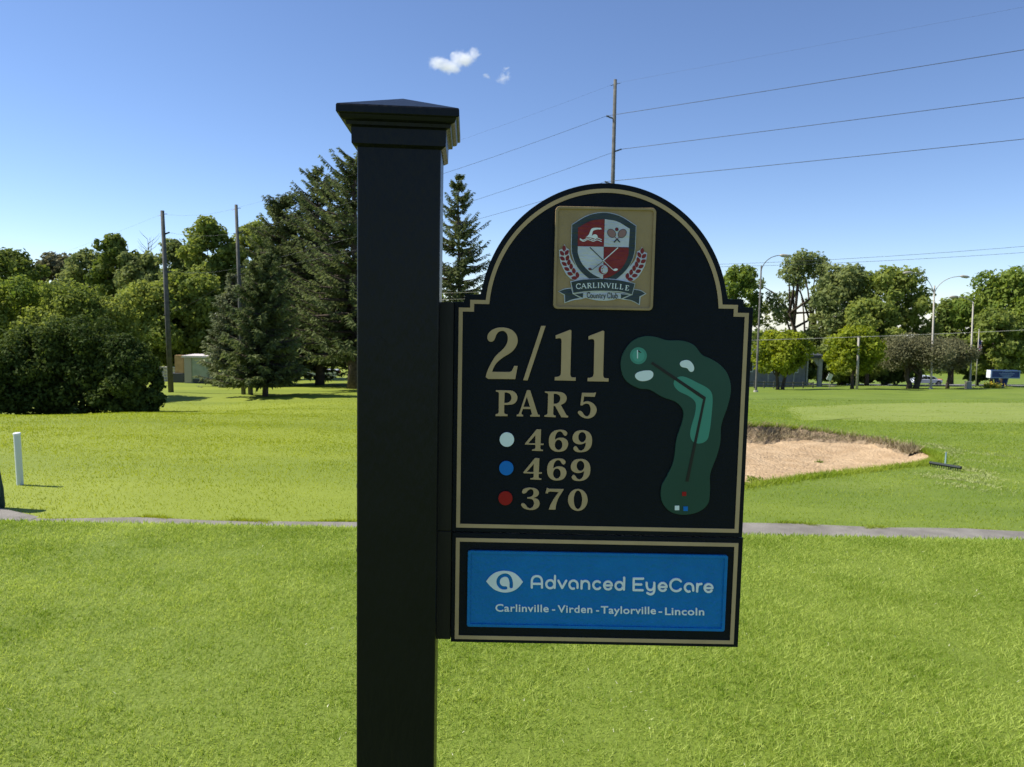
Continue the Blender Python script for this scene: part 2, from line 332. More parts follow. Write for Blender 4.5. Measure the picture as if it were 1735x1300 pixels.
i, j = np.meshgrid(np.arange(ny - 1), np.arange(nx - 1), indexing='ij'); q = (i * nx + j).ravel(); ok = (s[q] > -.25)
q = q[ok]; tag(mesh_np('sand_bunker', np.column_stack([Xg.ravel(), Yg.ravel(), zs]), np.stack([q, q + 1, q + nx + 1, q + nx], -1), M['sand'], smooth_=True), kind='structure')
# eroded soil face along the far lip
L = BK[:8 * 12 - 2]; Ld = np.concatenate([L[i] + (L[i + 1] - L[i]) * np.linspace(0, 1, 24, endpoint=False)[:, None] for i in range(len(L) - 1)])
nrm = (BKc - Ld) * [.35, 1.0]; nrm /= np.linalg.norm(nrm, axis=1)[:, None]; rows_ = []
tp = smooth((11.6 - Ld[:, 0]) / 5)
for k, (off, dz) in enumerate(zip(np.linspace(-.06, .55, 11), [.02, .0, -.07, -.16, -.24, -.30, -.35, -.38, -.41, -.44, -.52])):
    j_ = .16 * vnoise(Ld[:, 0] + k * .35, Ld[:, 1] * .6 + k, 8, 3.2) + .10 * vnoise(Ld[:, 0] + k, Ld[:, 1], 9, 9)
    P = Ld + nrm * (off * (1.0 + 1.9 * smooth((Ld[:, 0:1] - 6) / 3) * smooth((11.3 - Ld[:, 0:1]) / 2)) + (j_ if 0 < k < 10 else j_ * .3)[:, None] * .8)
    sd_ = sdist(P[:, 0], P[:, 1]); zsd = -sanddep(P[:, 0], P[:, 1], sd_) + (.05 if k < 9 else -.06)
    rows_.append(np.column_stack([P, Hbase(P[:, 0], P[:, 1]) + np.where(sd_ > .12, np.maximum(dz * (.35 + .65 * tp), zsd), dz * .5) + .13 * vnoise(P[:, 0] * 1.0, P[:, 1] + k, 10, 7) * (k > 0)]))
n_ = len(Ld); q = (np.arange(10)[:, None] * n_ + np.arange(n_ - 1)[None]).ravel()
tag(mesh_np('bunker_lip', np.concatenate(rows_), np.stack([q, q + 1, q + n_ + 1, q + n_], -1), M['soil'], smooth_=True), kind='structure')

# ------------------------------------------------------------------ grass blades
def blades(name, x, y, h, w, m, lean=.6, hf=H, lift=-.004):
    n = len(x); z = hf(x, y) + lift; a = rng.random(n) * 6.283; h = h * (.55 + .75 * rng.random(n)); ld = rng.random(n) * 6.283
    lx = np.cos(ld) * lean * h * rng.random(n); ly = np.sin(ld) * lean * h * rng.random(n); wx = np.cos(a) * w / 2; wy = np.sin(a) * w / 2
    V = np.empty((n, 3, 3), np.float32)
    V[:, 0] = np.stack([x - wx, y - wy, z], 1); V[:, 1] = np.stack([x + wx, y + wy, z], 1); V[:, 2] = np.stack([x + lx, y + ly, z + h], 1)
    return tag(mesh_np(name, V, np.arange(3 * n).reshape(-1, 3), m), kind='stuff')
def scatter(n, d0, d1, tw=.80, extra=1.2):
    d = np.sqrt(rng.random(n) * (d1 ** 2 - d0 ** 2) + d0 ** 2); x = (rng.random(n) * 2 - 1) * (tw * d + extra); return x, d
nt_ = 60000; cx_, cy_ = scatter(nt_, 2.0, 5.70); kt = rng.integers(0, nt_, 600000); ta = rng.random(600000) * 6.283; tr_ = .022 * rng.random(600000) ** .5 * (1 + .8 * rng.random(nt_))[kt]
free = rng.random(600000) < .45; fx_, fy_ = scatter(600000, 2.0, 5.72); x = np.where(free, fx_, cx_[kt] + np.cos(ta) * tr_); y = np.where(free, fy_, cy_[kt] + np.sin(ta) * tr_)
tn = vnoise(x, y, 20, 2.2) + .6 * vnoise(x, y, 21, 7)
o = blades('mown_grass', x, y, (.0175 + .006 * (~free)) * (1 + .65 * tn), .0036, M['blade'], 2.0); tag(o, 'short mown tee grass in the foreground around the sign post', 'grass')
x, y = scatter(60000, 5.75, 8.45); o = blades('bank_grass', x, y, .03, .010, M['blade'], 1.0); tag(o, 'grass on the bank dropping from the tee to the gravel path', 'grass')
x, y = scatter(620000, 9.9, 44, .78, 2); k = rng.random(len(x)) < 1 - smooth((y - 16) / 27) * .93; x, y = x[k], y[k]
k = (sdist(x, y) < .02) & (y > PF(x) + .0) & ~((x < BR[-1, 0]) & (y < np.interp(x, BR[:, 0], BR[:, 1])))
x, y = x[k], y[k]; sz = y / 20
o = blades('fairway_grass', x, y, .022 + .012 * sz + .022 * vnoise(x, y, 22, 1.1), .008 + .011 * sz, M['blade2'], 1.1); tag(o, 'mown grass between the gravel path and the trees', 'grass')
# shaggy fringe along the bunker and the path edges
t_ = rng.integers(0, len(BK), 26000); u_ = rng.random(26000)[:, None]; P = BK[t_ - 1] * (1 - u_) + BK[t_] * u_ + rng.normal(0, .10, (26000, 2))
k = sdist(P[:, 0], P[:, 1]) < .09; P = P[k]
o = blades('bunker_fringe', P[:, 0], P[:, 1], .11, .02, M['blade2'], 1.3, hf=Hbase, lift=-.02); tag(o, 'ragged grass fringe round the edge of the sand bunker', 'grass')
x = (rng.random(24000) * 2 - 1) * 10; x = x[x > BR[-1, 0]]; y = PF(x) + np.abs(rng.normal(0, .06, len(x))) - .03 + .06 * vnoise(x, x * 0, 31, 3)
o = blades('path_fringe', x, y, .032 + .03 * (vnoise(x, y * 0, 30, 2.3) > .22), .014, M['blade2'], 1.4, hf=Hbase); tag(o, 'ragged grass fringe along the far edge of the gravel path', 'grass')

# ================================================================== THE GOLF SIGN
YS = 1.30
def onsign(px, py, y=YS): p = at(px, py, y); return p[0], p[2]
GS = thing('golf_sign', 'black post-mounted golf hole sign with gold lettering, club crest and blue sponsor panel', 'sign', (-.18, YS, 0))
def relief(name, layers, parent, T=(0, 0, 1)):
    """layers: (rings in crop pixels, lift towards the viewer, thickness, material[, bevel]); all join into one mesh"""
    V, Fc, mi, mats, vb = [], [], [], [], 0
    for ly in layers:
        rings, lift, thick, m = ly[:4]; bev = ly[4] if len(ly) > 4 else 0
        cu = bpy.data.curves.new('tmp', 'CURVE'); cu.dimensions = '2D'; cu.fill_mode = 'BOTH'; cu.extrude = max(thick / 2 - bev, 1e-5); cu.bevel_depth = bev; cu.bevel_resolution = 1; cu.offset = -bev
        for R in rings:
            sp = cu.splines.new('POLY'); sp.points.add(len(R) - 1); sp.use_cyclic_u = True
            for k, p in enumerate(R):
                a, b = onsign(T[0] + p[0] / T[2], T[1] + p[1] / T[2]); sp.points[k].co = (a, b, 0, 1)
        ob = bpy.data.objects.new('tmp', cu); S.collection.objects.link(ob); dg = bpy.context.evaluated_depsgraph_get(); dg.update()
        me = bpy.data.meshes.new_from_object(ob.evaluated_get(dg)); yc = YS - lift + thick / 2
        V += [(v.co.x, yc - v.co.z, v.co.y) for v in me.vertices]
        if m not in mats: mats.append(m)
        for p in me.polygons: Fc.append(tuple(i + vb for i in p.vertices)); mi.append(mats.index(m))
        vb += len(me.vertices); bpy.data.objects.remove(ob); bpy.data.curves.remove(cu); bpy.data.meshes.remove(me)
    me = bpy.data.meshes.new(name); me.from_pydata(V, [], Fc)
    for m in mats: me.materials.append(M[m])
    me.polygons.foreach_set('material_index', mi); me.update()
    return link(name, me, parent)
def stroke(pts, w, closed=False, sm=True, n=6, flat=False):
    P = spline([tuple(p) + ((1,) if sm else ()) for p in pts], n, closed=False) if sm and len(pts) > 2 else np.array(pts, float)
    P = P[np.concatenate([[True], np.linalg.norm(np.diff(P, axis=0), axis=1) > 1e-6])]
    t = np.gradient(P, axis=0); t /= np.linalg.norm(t, axis=1)[:, None]; nn = np.stack([-t[:, 1], t[:, 0]], 1) * w / 2
    Lf, Rt = P + nn, P - nn; out = list(Lf)
    cap = [] if flat else [math.pi / 2 - k * math.pi / 6 for k in range(1, 6)]
    a = math.atan2(t[-1, 1], t[-1, 0]); out += [P[-1] + w / 2 * np.array([math.cos(a + q), math.sin(a + q)]) for q in cap]
    out += list(Rt[::-1]); a = math.atan2(-t[0, 1], -t[0, 0]); out += [P[0] + w / 2 * np.array([math.cos(a + q), math.sin(a + q)]) for q in cap]
    return out
def ell(cx, cy, rx, ry, n=40, rot=0, a0=0, a1=2 * math.pi):
    c, s_ = math.cos(rot), math.sin(rot); full = abs(a1 - a0 - 2 * math.pi) < 1e-6
    return [(cx + rx * math.cos(q) * c - ry * math.sin(q) * s_, cy + rx * math.cos(q) * s_ + ry * math.sin(q) * c) for q in (a0 + (a1 - a0) * k / (n if full else n - 1) for k in range(n))]
def mv(R, dx, dy): return [(p[0] + dx, p[1] + dy) + tuple(p[2:]) for p in R]
sp_ = lambda R, n=7: spline(R, n)

# boards in the sign plane ------------------------------------------------
xL, xR = -.0917, -.0917 + .4873            # outer edge of the gold borders
zT, zB, zt2, zb2 = CZ + .0015, CZ - .3747, CZ - .3926, CZ - .5737
mg = .0092
def plane_relief(name, layers, parent):    # rings given directly in sign-plane metres
    global onsign
    keep = onsign; onsign = lambda a, b, y=YS: (a, b); o = relief(name, layers, parent); onsign = keep; return o
xc = (xL + xR) / 2
aL = onsign(826, 512)[0]; aR = onsign(1220.4, 522.2)[0]; hw = (aR - aL) / 2; zs1 = onsign(812, 511.8)[1]; ztop = onsign(1030, 323.5)[1]; zs0 = onsign(788, 524.7)[1]
sx1 = onsign(800, 518)[0] - xL
BW = .0066
def outline(e):                             # e = offset outwards from the centre line of the gold border
    z0c = zs1 - .018; b = ztop - z0c + e; a = hw / math.sqrt(1 - (.018 / (ztop - z0c)) ** 2) + e
    zs = zs1 + e; arc = []
    q0 = math.asin((zs - z0c) / b)
    for k in range(65):
        q = math.pi - q0 - (math.pi - 2 * q0) * k / 64; arc.append((xc + a * math.cos(q), z0c + b * math.sin(q)))
    xl = xL + BW / 2 - e; xs_ = xL + sx1 - e
    m_ = lambda x: 2 * xc - x
    return [(xl, zB + BW / 2 - e), (xl, zs0 + e), (xs_, zs0 + e), (xs_, zs)] + arc + [(m_(xs_), zs), (m_(xs_), zs0 + e), (m_(xl), zs0 + e), (m_(xl), zB + BW / 2 - e)]
ob_ = outline(BW / 2 + mg)
# soften the board's inner step corners
board = [ob_[0], ob_[1]] + [(ob_[2][0] - .003, ob_[2][1]), (ob_[2][0] - .0008, ob_[2][1] + .0012), (ob_[2][0], ob_[2][1] + .004), ob_[3]] + [(ob_[4][0] - .004, ob_[4][1]), (ob_[4][0] - .001, ob_[4][1] + .0012)] + ob_[5:-5] + [(2 * xc - ob_[4][0] + .001, ob_[4][1] + .0012), (2 * xc - ob_[4][0] + .004, ob_[4][1])] + [ob_[-4], (2 * xc - ob_[2][0], ob_[2][1] + .004), (2 * xc - ob_[2][0] + .0008, ob_[2][1] + .0012), (2 * xc - ob_[2][0] + .003, ob_[2][1]), ob_[-2], ob_[-1]]
xbL = xL - .0075; board[0] = (xbL, zB - .0075); board[1] = (xbL, board[1][1]); board[-1] = (2 * xc - xbL, zB - .0075); board[-2] = (2 * xc - xbL, board[-2][1])
MP = plane_relief('main_panel', [([board], 0, .030, 'panel', .0009)], GS)
gold = plane_relief('border', [([outline(BW / 2), outline(-BW / 2)], .0016, .0018, 'gold')], MP)
rect = lambda x0, x1, z0, z1: [(x0, z0), (x1, z0), (x1, z1), (x0, z1)]
SP = plane_relief('sponsor_panel', [([rect(xbL + .0005, 2 * xc - xbL + .0014, zb2 - .0062, zt2 + .0086)], .0012, .031, 'panel', .0009)], GS)
plane_relief('border', [([rect(xL, xR + .0006, zb2, zt2), rect(xL + BW, xR + .0006 - BW, zb2 + BW, zt2 - BW)], .0028, .0018, 'gold')], SP)
def rrect(x0, x1, z0, z1, r, n=6):
    return [(cx_ + r * math.cos(q), cz_ + r * math.sin(q)) for cx_, cz_, q0 in ((x1 - r, z1 - r, 0), (x0 + r, z1 - r, math.pi / 2), (x0 + r, z0 + r, math.pi), (x1 - r, z0 + r, 1.5 * math.pi)) for q in (q0 + math.pi / 2 * k / n for k in range(n + 1))]
bx0, bz1 = onsign(793, 931.4); bx1, bz0 = onsign(1226.3, 1068.2); t_ = .0054
BP = plane_relief('blue_plaque', [([rrect(bx0, bx1, bz0, bz1, .004)], .0032, .0022, 'blue'), ([rrect(bx0, bx1, bz0, bz1, .004), rrect(bx0 + t_, bx1 - t_, bz0 + t_, bz1 - t_, .0012)], .0058, .0030, 'blue', .0006)], SP)
# bracket boards between post and panels
b = MB(); bl = onsign(738, 800, 1.32)[0]
for z0_, z1_ in ((zB - .0080, zs0 + BW / 2 + mg - .0005), (zb2 - .0040, zt2 + .0090)):
    b.box(((bl + xbL - .0006) / 2, 1.316, (z0_ + z1_) / 2), (xbL - .0006 - bl, .024, z1_ - z0_))
b.build('bracket', M['bracket'], GS, bevel=.0008)

# ---- gold numerals ------------------------------------------------------
A = (815, 545, 7.886)
two = [(62, 740), (85, 660, 1), (135, 555, 1), (200, 455, 1), (300, 360, 1), (345, 290, 1), (357, 220, 1), (345, 165, 1), (315, 132, 1), (280, 125, 1), (235, 140, 1), (205, 178, 1), (187, 225, 1), (168, 256, 1), (135, 270, 1), (100, 255, 1), (85, 215, 1), (102, 155, 1), (165, 102, 1), (265, 78, 1), (390, 100, 1), (465, 165, 1), (490, 245, 1), (475, 320, 1), (410, 405, 1), (300, 475, 1), (215, 545, 1), (172, 610, 1), (150, 670), (375, 672), (405, 662, 1), (425, 630, 1), (442, 590), (490, 592), (458, 768), (95, 765)]
one = [(995, 185), (1190, 108), (1207, 120), (1192, 705), (1203, 735, 1), (1225, 744, 1), (1265, 745), (1263, 790), (982, 785), (985, 740), (1025, 735, 1), (1055, 720, 1), (1066, 690), (1075, 255), (1066, 230, 1), (1045, 222, 1), (997, 230)]
relief('hole_number', [([sp_(two)], .003, .0032, 'gold', .0004), ([[(803, 57), (863, 57), (622, 785), (562, 782)]], .003, .0032, 'gold', .0004), ([sp_(one)], .003, .0032, 'gold', .0004), ([sp_(mv(one, 438, 11))], .003, .0032, 'gold', .0004)], MP, A)
B = (830, 655, 8.675)
Po = [(88, 52), (260, 55), (330, 63, 1), (385, 102, 1), (405, 160, 1), (388, 218, 1), (340, 257, 1), (265, 268), (212, 268), (210, 375), (220, 398, 1), (260, 408), (260, 433), (82, 433), (85, 405), (115, 397, 1), (130, 375), (133, 110), (127, 85, 1), (88, 72)]
Pi = [(217, 86), (250, 86), (295, 108, 1), (316, 160, 1), (300, 212, 1), (258, 238), (213, 240)]
Ao = [(545, 52), (592, 52), (697, 385), (708, 408, 1), (735, 418), (732, 442), (592, 440), (593, 418), (612, 410, 1), (617, 395), (598, 330), (485, 328), (463, 388), (470, 408, 1), (490, 415), (488, 438), (392, 435), (395, 412), (420, 403, 1), (435, 380)]
Ai = [(543, 150), (588, 298), (494, 296)]
Ro = [(808, 70), (990, 74), (1062, 86, 1), (1112, 122, 1), (1128, 170, 1), (1108, 228, 1), (1042, 270), (1115, 400), (1128, 420, 1), (1152, 430), (1145, 453), (1048, 450), (957, 284), (935, 281), (930, 395), (940, 418, 1), (968, 427), (965, 450), (800, 442), (802, 420), (835, 410, 1), (847, 390), (855, 125), (847, 100, 1), (808, 88)]
Ri = [(938, 105), (975, 105), (1018, 130, 1), (1035, 175, 1), (1015, 228, 1), (975, 251), (936, 252)]
five = [(1353, 90), (1520, 92), (1560, 85), (1540, 150), (1382, 145), (1370, 228), (1440, 215, 1), (1520, 250, 1), (1567, 325, 1), (1545, 410, 1), (1490, 455, 1), (1420, 468, 1), (1350, 445, 1), (1302, 402, 1), (1292, 372, 1), (1320, 355, 1), (1355, 372, 1), (1380, 410, 1), (1415, 436, 1), (1455, 420, 1), (1475, 370, 1), (1478, 320, 1), (1460, 268, 1), (1425, 249, 1), (1385, 257, 1), (1355, 278), (1328, 273)]
relief('par_lettering', [([sp_(Po), sp_(Pi)], .003, .0032, 'gold', .0003), ([sp_(Ao), Ai], .003, .0032, 'gold', .0003), ([sp_(Ro), sp_(Ri)], .003, .0032, 'gold', .0003), ([sp_(five)], .003, .0032, 'gold', .0003)], MP, B)
C = (840, 720, 8.665)
f4 = [(600, 62), (665, 65), (657, 270), (703, 272), (700, 293), (655, 295), (653, 340), (665, 357, 1), (695, 362), (692, 382), (530, 376), (532, 358), (568, 352, 1), (580, 335), (582, 290), (428, 285), (430, 270)]; f4i = [(583, 148), (578, 268), (478, 266)]
s6 = [(1048, 128, 1), (1040, 100, 1), (1005, 76, 1), (935, 68, 1), (850, 90, 1), (795, 150, 1), (778, 240, 1), (795, 325, 1), (850, 378, 1), (930, 392, 1), (1015, 368, 1), (1058, 300, 1), (1050, 230, 1), (1000, 192, 1), (930, 186, 1), (868, 212), (874, 165, 1), (897, 115, 1), (935, 92, 1), (970, 106, 1), (995, 143, 1), (1022, 158, 1)]; s6i = ell(921, 290, 55, 74)
n9 = [(1128 + (1058 - p[0]) * 1.014, 75 + (392 - p[1]), 1) if len(p) > 2 else (1128 + (1058 - p[0]) * 1.014, 75 + (392 - p[1])) for p in s6]; n9i = ell(1128 + (1058 - 921) * 1.014, 75 + 102, 56, 74)
t3 = [(385, 982, 1), (402, 945, 1), (450, 922, 1), (520, 917, 1), (600, 940, 1), (633, 990, 1), (615, 1038, 1), (555, 1067), (620, 1092, 1), (643, 1145, 1), (625, 1203, 1), (560, 1240, 1), (490, 1243, 1), (415, 1222, 1), (376, 1182, 1), (374, 1156, 1), (400, 1145, 1), (435, 1165, 1), (465, 1205, 1), (505, 1220, 1), (545, 1195, 1), (560, 1145, 1), (545, 1100, 1), (515, 1082, 1), (462, 1077), (460, 1058), (515, 1050, 1), (548, 1020, 1), (553, 980, 1), (540, 950, 1), (510, 940, 1), (472, 960, 1), (447, 990, 1), (415, 1004, 1), (392, 998, 1)]
s7 = [(750, 920), (785, 934), (998, 938), (985, 965), (920, 1070, 1), (887, 1160, 1), (875, 1240), (778, 1238), (805, 1165, 1), (850, 1085, 1), (922, 982), (800, 973), (772, 983, 1), (762, 1003), (728, 998)]
z0o = ell(1203, 1097, 144, 161, 48); z0i = ell(1205, 1095, 61, 136, 48)
G_ = lambda *R: (list(R), .003, .0032, 'gold', .0003)
for k, (dx, dy) in enumerate(((0, 0), (-25, 421))):
    relief('yardage_number', [G_(sp_(mv(f4, dx, dy)), mv(f4i, dx, dy)), G_(sp_(mv(s6, dx, dy)), mv(s6i, dx, dy)), G_(sp_(mv(n9, dx, dy)), mv(n9i, dx, dy))], MP, C)
relief('yardage_number', [G_(sp_(t3)), G_(sp_(s7)), G_(z0o, z0i)], MP, C)
for (cx_, cy_, r_), m_, lb in (((163, 213, 106), 'dotwhite', 'white tee dot'), ((155, 632, 105), 'dotblue', 'blue tee dot'), ((142, 1073, 103), 'dotred', 'red tee dot')):
    relief('tee_dot', [([ell(cx_, cy_, r_, r_, 48)], .003, .0032, m_, .0004)], MP, C)['label'] = lb
# ---- hole map -----------------------------------------------------------
D = (1030, 550, 3.715)
HM = relief('hole_map', [([sp_([(230, 73, 1), (150, 105, 1), (90, 190, 1), (80, 270, 1), (110, 350, 1), (190, 400, 1), (260, 410, 1), (340, 455, 1), (430, 490, 1), (470, 540, 1), (468, 600, 1), (430, 720, 1), (410, 860, 1), (370, 950, 1), (335, 1020, 1), (338, 1110, 1), (390, 1175, 1), (470, 1195, 1), (560, 1180, 1), (625, 1130, 1), (640, 1050, 1), (642, 940, 1), (685, 820, 1), (705, 740, 1), (712, 630, 1), (755, 500, 1), (772, 400, 1), (750, 310, 1), (700, 250, 1), (640, 213, 1), (590, 190, 1), (540, 130, 1), (470, 102, 1), (370, 98, 1), (300, 78, 1)])], .003, .0032, 'mapgreen', .0005)], GS, D)
relief('fairway', [([sp_([(470, 326, 1), (425, 340, 1), (412, 375, 1), (440, 415, 1), (510, 452, 1), (548, 490, 1), (545, 560, 1), (520, 650, 1), (516, 700, 1), (535, 737, 1), (575, 747, 1), (618, 727, 1), (635, 680, 1), (650, 560, 1), (655, 450, 1), (635, 408, 1), (560, 365, 1)])], .0034, .0005, 'fairway')], HM, D)
relief('green', [([ell(190, 196, 53, 53)], .0034, .0005, 'fairway'), ([ell(190, 196, 38, 38)], .0037, .0004, 'teal')], HM, D)
relief('flagstick', [([[(181, 160), (187, 160), (187, 213), (181, 213)]], .0040, .0004, 'dotwhite'), ([[(187, 158), (209, 176), (203, 178), (188, 172)]], .0040, .0004, 'mapblack')], HM, D)
relief('bunker_mark', [([sp_([(168, 322, 1), (188, 299, 1), (258, 288, 1), (282, 303, 1), (275, 335, 1), (235, 354, 1), (190, 350, 1)])], .0042, .0012, 'dotwhite', .0003)], HM, D)
relief('bunker_mark', [([sp_([(450, 245, 1), (465, 228, 1), (505, 225, 1), (535, 255, 1), (537, 288, 1), (517, 297, 1), (495, 275, 1), (460, 265, 1)])], .0042, .0012, 'dotwhite', .0003)], HM, D)
relief('play_line', [([[(279, 233), (613, 456), (611, 470), (596, 470), (268, 246)]], .0040, .0008, 'mapblack'), ([[(596, 470), (612, 462), (504, 987), (486, 984)]], .00401, .0008, 'mapblack')], HM, D)
for cx_, cy_, r_, m_, lb in ((477, 1063, 13, 'dotred', 'red tee square'), (432, 1151, 14, 'dotwhite', 'white tee square'), (486, 1156, 14, 'dotblue', 'blue tee square')):
    relief('tee_square', [([[(cx_ - r_, cy_ - r_), (cx_ + r_, cy_ - r_), (cx_ + r_, cy_ + r_), (cx_ - r_, cy_ + r_)]], .0042, .001, m_)], HM, D)['label'] = lb
# ---- club crest ---------------------------------------------------------
E_ = (920, 330, 6.19); Fp = (970, 355, 11.818); Gp = (940, 410, 10.515)
ex0, ez1 = onsign(941, 350); ex1, ez0 = onsign(1105, 526.5); r_ = .0075; w_ = .0045
CR = plane_relief('crest_plaque', [([rrect(ex0, ex1, ez0, ez1, r_)], .0030, .0032, 'plate'), ([rrect(ex0, ex1, ez0, ez1, r_), rrect(ex0 + w_, ex1 - w_, ez0 + w_, ez1 - w_, r_ * .6)], .0062, .0036, 'plate', .0008)], GS)
def L_(R, lift, m, n=8): return ([sp_(R, n)], lift, .0012, m)
shield = [(305, 320), (470, 225, 1), (635, 195, 1), (800, 230, 1), (968, 332), (962, 480, 1), (950, 620, 1), (900, 745, 1), (810, 850, 1), (700, 925, 1), (625, 950), (560, 925, 1), (460, 865, 1), (360, 760, 1), (305, 620, 1), (300, 480, 1)]
cc = np.array([635, 560]); grow = lambda R, s_: [tuple(cc + (np.array(p[:2]) - cc) * s_) + tuple(p[2:]) for p in R]
relief('shield', [L_(grow(shield, 1.022), .0048, 'crestwhite'), L_(shield, .0056, 'crestdark')], CR, E_)
relief('shield_field', [L_([(365, 350), (500, 280, 1), (640, 262), (634, 547), (362, 542)], .0064, 'crestred'), L_([(636, 553), (892, 560), (888, 640, 1), (830, 760, 1), (740, 840, 1), (625, 888)], .0064, 'crestred'),
    L_([(644, 262), (770, 285, 1), (905, 362), (893, 555), (634.5, 549)], .0064, 'crestwhite'), L_([(362, 545), (632, 550), (625, 888), (510, 830, 1), (410, 730, 1), (364, 620, 1)], .0064, 'crestwhite')], CR, E_)
K = lambda rings, lift, m: (rings, lift, .0005, m)
relief('swimmer_emblem', [K([sp_([(250, 575), (312, 520, 1), (345, 450, 1), (372, 398, 1), (430, 377, 1), (555, 380), (578, 405), (535, 413), (500, 408), (430, 425, 1), (400, 450, 1), (375, 545), (398, 520, 1), (445, 507, 1), (487, 530, 1), (497, 570), (430, 590, 1), (370, 575, 1), (300, 562, 1)])], .0068, 'white'),
    K([stroke([(145, 590), (175, 612), (215, 622), (290, 585), (350, 590), (410, 617), (480, 582), (570, 610)], 15)], .0068, 'white'), K([stroke([(145, 612), (215, 645), (290, 612), (350, 625), (410, 645), (480, 618), (570, 650)], 15)], .0069, 'white')], CR, Fp)
for sgn, cx_, cy_ in ((1, 772, 487), (-1, 985, 490)):
    mx = lambda R: R if sgn > 0 else [(772 + 985 - p[0], p[1] + 3) for p in R]
    relief('racket', [K([mx(ell(772, 487, 78, 98, 36, -.72))], .0068 + (.0003 if sgn < 0 else 0), 'crestdark'), K([mx(ell(772, 487, 68, 88, 36, -.72))], .0070 + (.0003 if sgn < 0 else 0), 'pink'), K([mx(stroke([(838, 562), (880, 600)], 10)), ], .0069 + (.0003 if sgn < 0 else 0), 'crestred'), K([mx(stroke([(878, 600), (938, 665)], 24, flat=True))], .0071 + (.0003 if sgn < 0 else 0), 'crestdark')], CR, Fp)
relief('tennis_ball', [K([ell(876, 408, 36, 36)], .0068, 'crestdark'), K([ell(876, 408, 27, 27)], .0070, 'crestred')], CR, Fp)
relief('golf_club', [K([stroke([(340, 765), (603, 1022)], 18, flat=True)], .0068, 'crestdark'), K([stroke([(608, 1028), (806, 1218)], 10, flat=True)], .00682, 'white'), K([ell(850, 1212, 46, 23, 24, -.15)], .0070, 'white')], CR, Fp)
relief('golf_club', [K([stroke([(902, 772), (614, 1026)], 17, flat=True)], .0069, 'white'), K([stroke([(600, 1045), (388, 1212)], 10, flat=True)], .00686, 'crestdark'), K([ell(345, 1200, 38, 23, 24, .2)], .0071, 'crestdark'), K([ell(340, 1197, 22, 12, 24, .2)], .0073, 'crestred')], CR, Fp)
relief('golf_ball', [K([ell(600, 1210, 98, 98)], .0073, 'crestwhite'), K([ell(600, 1210, 88, 88)], .0075, 'crestred'), K([ell(624, 1207, 66, 78)], .0077, 'crestwhite'), K([ell(585, 1190, 14, 14)], .0079, 'pink'), K([ell(590, 1240, 12, 12)], .0079, 'pink'), K([ell(612, 1160, 10, 10)], .0079, 'pink')], CR, Fp)
def leaf(cx_, cy_, dx, dy, Ln=112, w=68):
    q = math.hypot(dx, dy); dx, dy = dx / q, dy / q; ox, oy = -dy, dx; P = lambda a, b: (cx_ + dx * a * Ln / 2 + ox * b * w / 2, cy_ + dy * a * Ln / 2 + oy * b * w / 2)
    return [P(-1, 0), P(-.5, .8), P(.05, 1), P(.6, .65), P(1, 0), P(.6, -.65), P(.05, -1), P(-.5, -.8)]
LV = [(163, 120, 0, -1), (125, 207, -.7, -.8), (210, 195, .6, -1), (132, 300, -1, -.75), (222, 290, .35, -1), (166, 396, -1, -.7), (247, 370, .15, -1), (210, 486, -1, -.55), (287, 442, 0, -1), (268, 571, -1, -.35), (335, 520, -.15, -1), (345, 645, -1, -.05), (398, 592, -.2, -1)]
back = [(168, 44), (205, 110, 1), (250, 138), (262, 235, 1), (300, 330, 1), (430, 490, 1), (640, 668), (560, 690), (350, 690), (270, 655), (205, 590), (150, 490), (98, 375), (80, 265), (72, 148), (128, 130)]
mirr = lambda p: (1718 - p[0] - .059 * p[1], p[1] + 66.4 - .126 * p[0]) + tuple(p[2:])
for side in (0, 1):
    m2 = (lambda p: p) if side == 0 else mirr
    relief('laurel', [([sp_([m2(p) for p in back])], .0047, .0012, 'crestwhite')] + [K([[m2(p) for p in leaf(*v)]], .0051, 'crestred') for v in LV], CR, Gp)
tailL = [(55, 885), (160, 838, 1), (290, 818), (312, 922), (500, 1008), (480, 1022), (330, 1042, 1), (170, 1096), (160, 950)]
tailLd = [(72, 885), (165, 850, 1), (282, 832), (316, 930), (440, 1000), (300, 1028, 1), (182, 1076), (178, 940)]
tailR = [(1390, 838), (1530, 865, 1), (1625, 925), (1520, 985), (1505, 1128), (1350, 1050, 1), (1190, 1028), (1160, 1010), (1370, 940)]
tailRd = [(1402, 852), (1515, 872, 1), (1600, 922), (1500, 975), (1490, 1108), (1370, 1045, 1), (1215, 1015), (1375, 945)]
band = [(270, 706), (450, 668, 1), (640, 658, 1), (850, 652, 1), (1150, 677, 1), (1425, 742), (1372, 952), (1150, 902, 1), (850, 890, 1), (560, 898, 1), (315, 932)]
bandd = [(288, 718), (450, 684, 1), (640, 668, 1), (850, 664, 1), (1150, 690, 1), (1410, 750), (1362, 935), (1150, 884, 1), (850, 872, 1), (560, 880, 1), (328, 912)]
relief('ribbon', [L_(tailL, .0047, 'crestwhite'), L_(tailLd, .0050, 'crestdark'), L_(tailR, .0047, 'crestwhite'), L_(tailRd, .0050, 'crestdark'),
    L_([(315, 925), (850, 872), (1372, 945), (1180, 1022), (1120, 1012), (1000, 1040, 1), (850, 1050, 1), (690, 1035, 1), (545, 1000), (480, 1015)], .0054, 'crestwhite'), K([[(345, 930), (500, 915), (492, 998)]], .0060, 'crestdark'), K([[(1168, 932), (1318, 948), (1172, 1012)]], .0060, 'crestdark'),
    L_(band, .0062, 'crestwhite'), L_(bandd, .0070, 'crestdark')], CR, Gp)
th, tn_ = .17, .085
SER = lambda x, y, w=.16: ([(x - w, y), (x + w, y)], tn_)
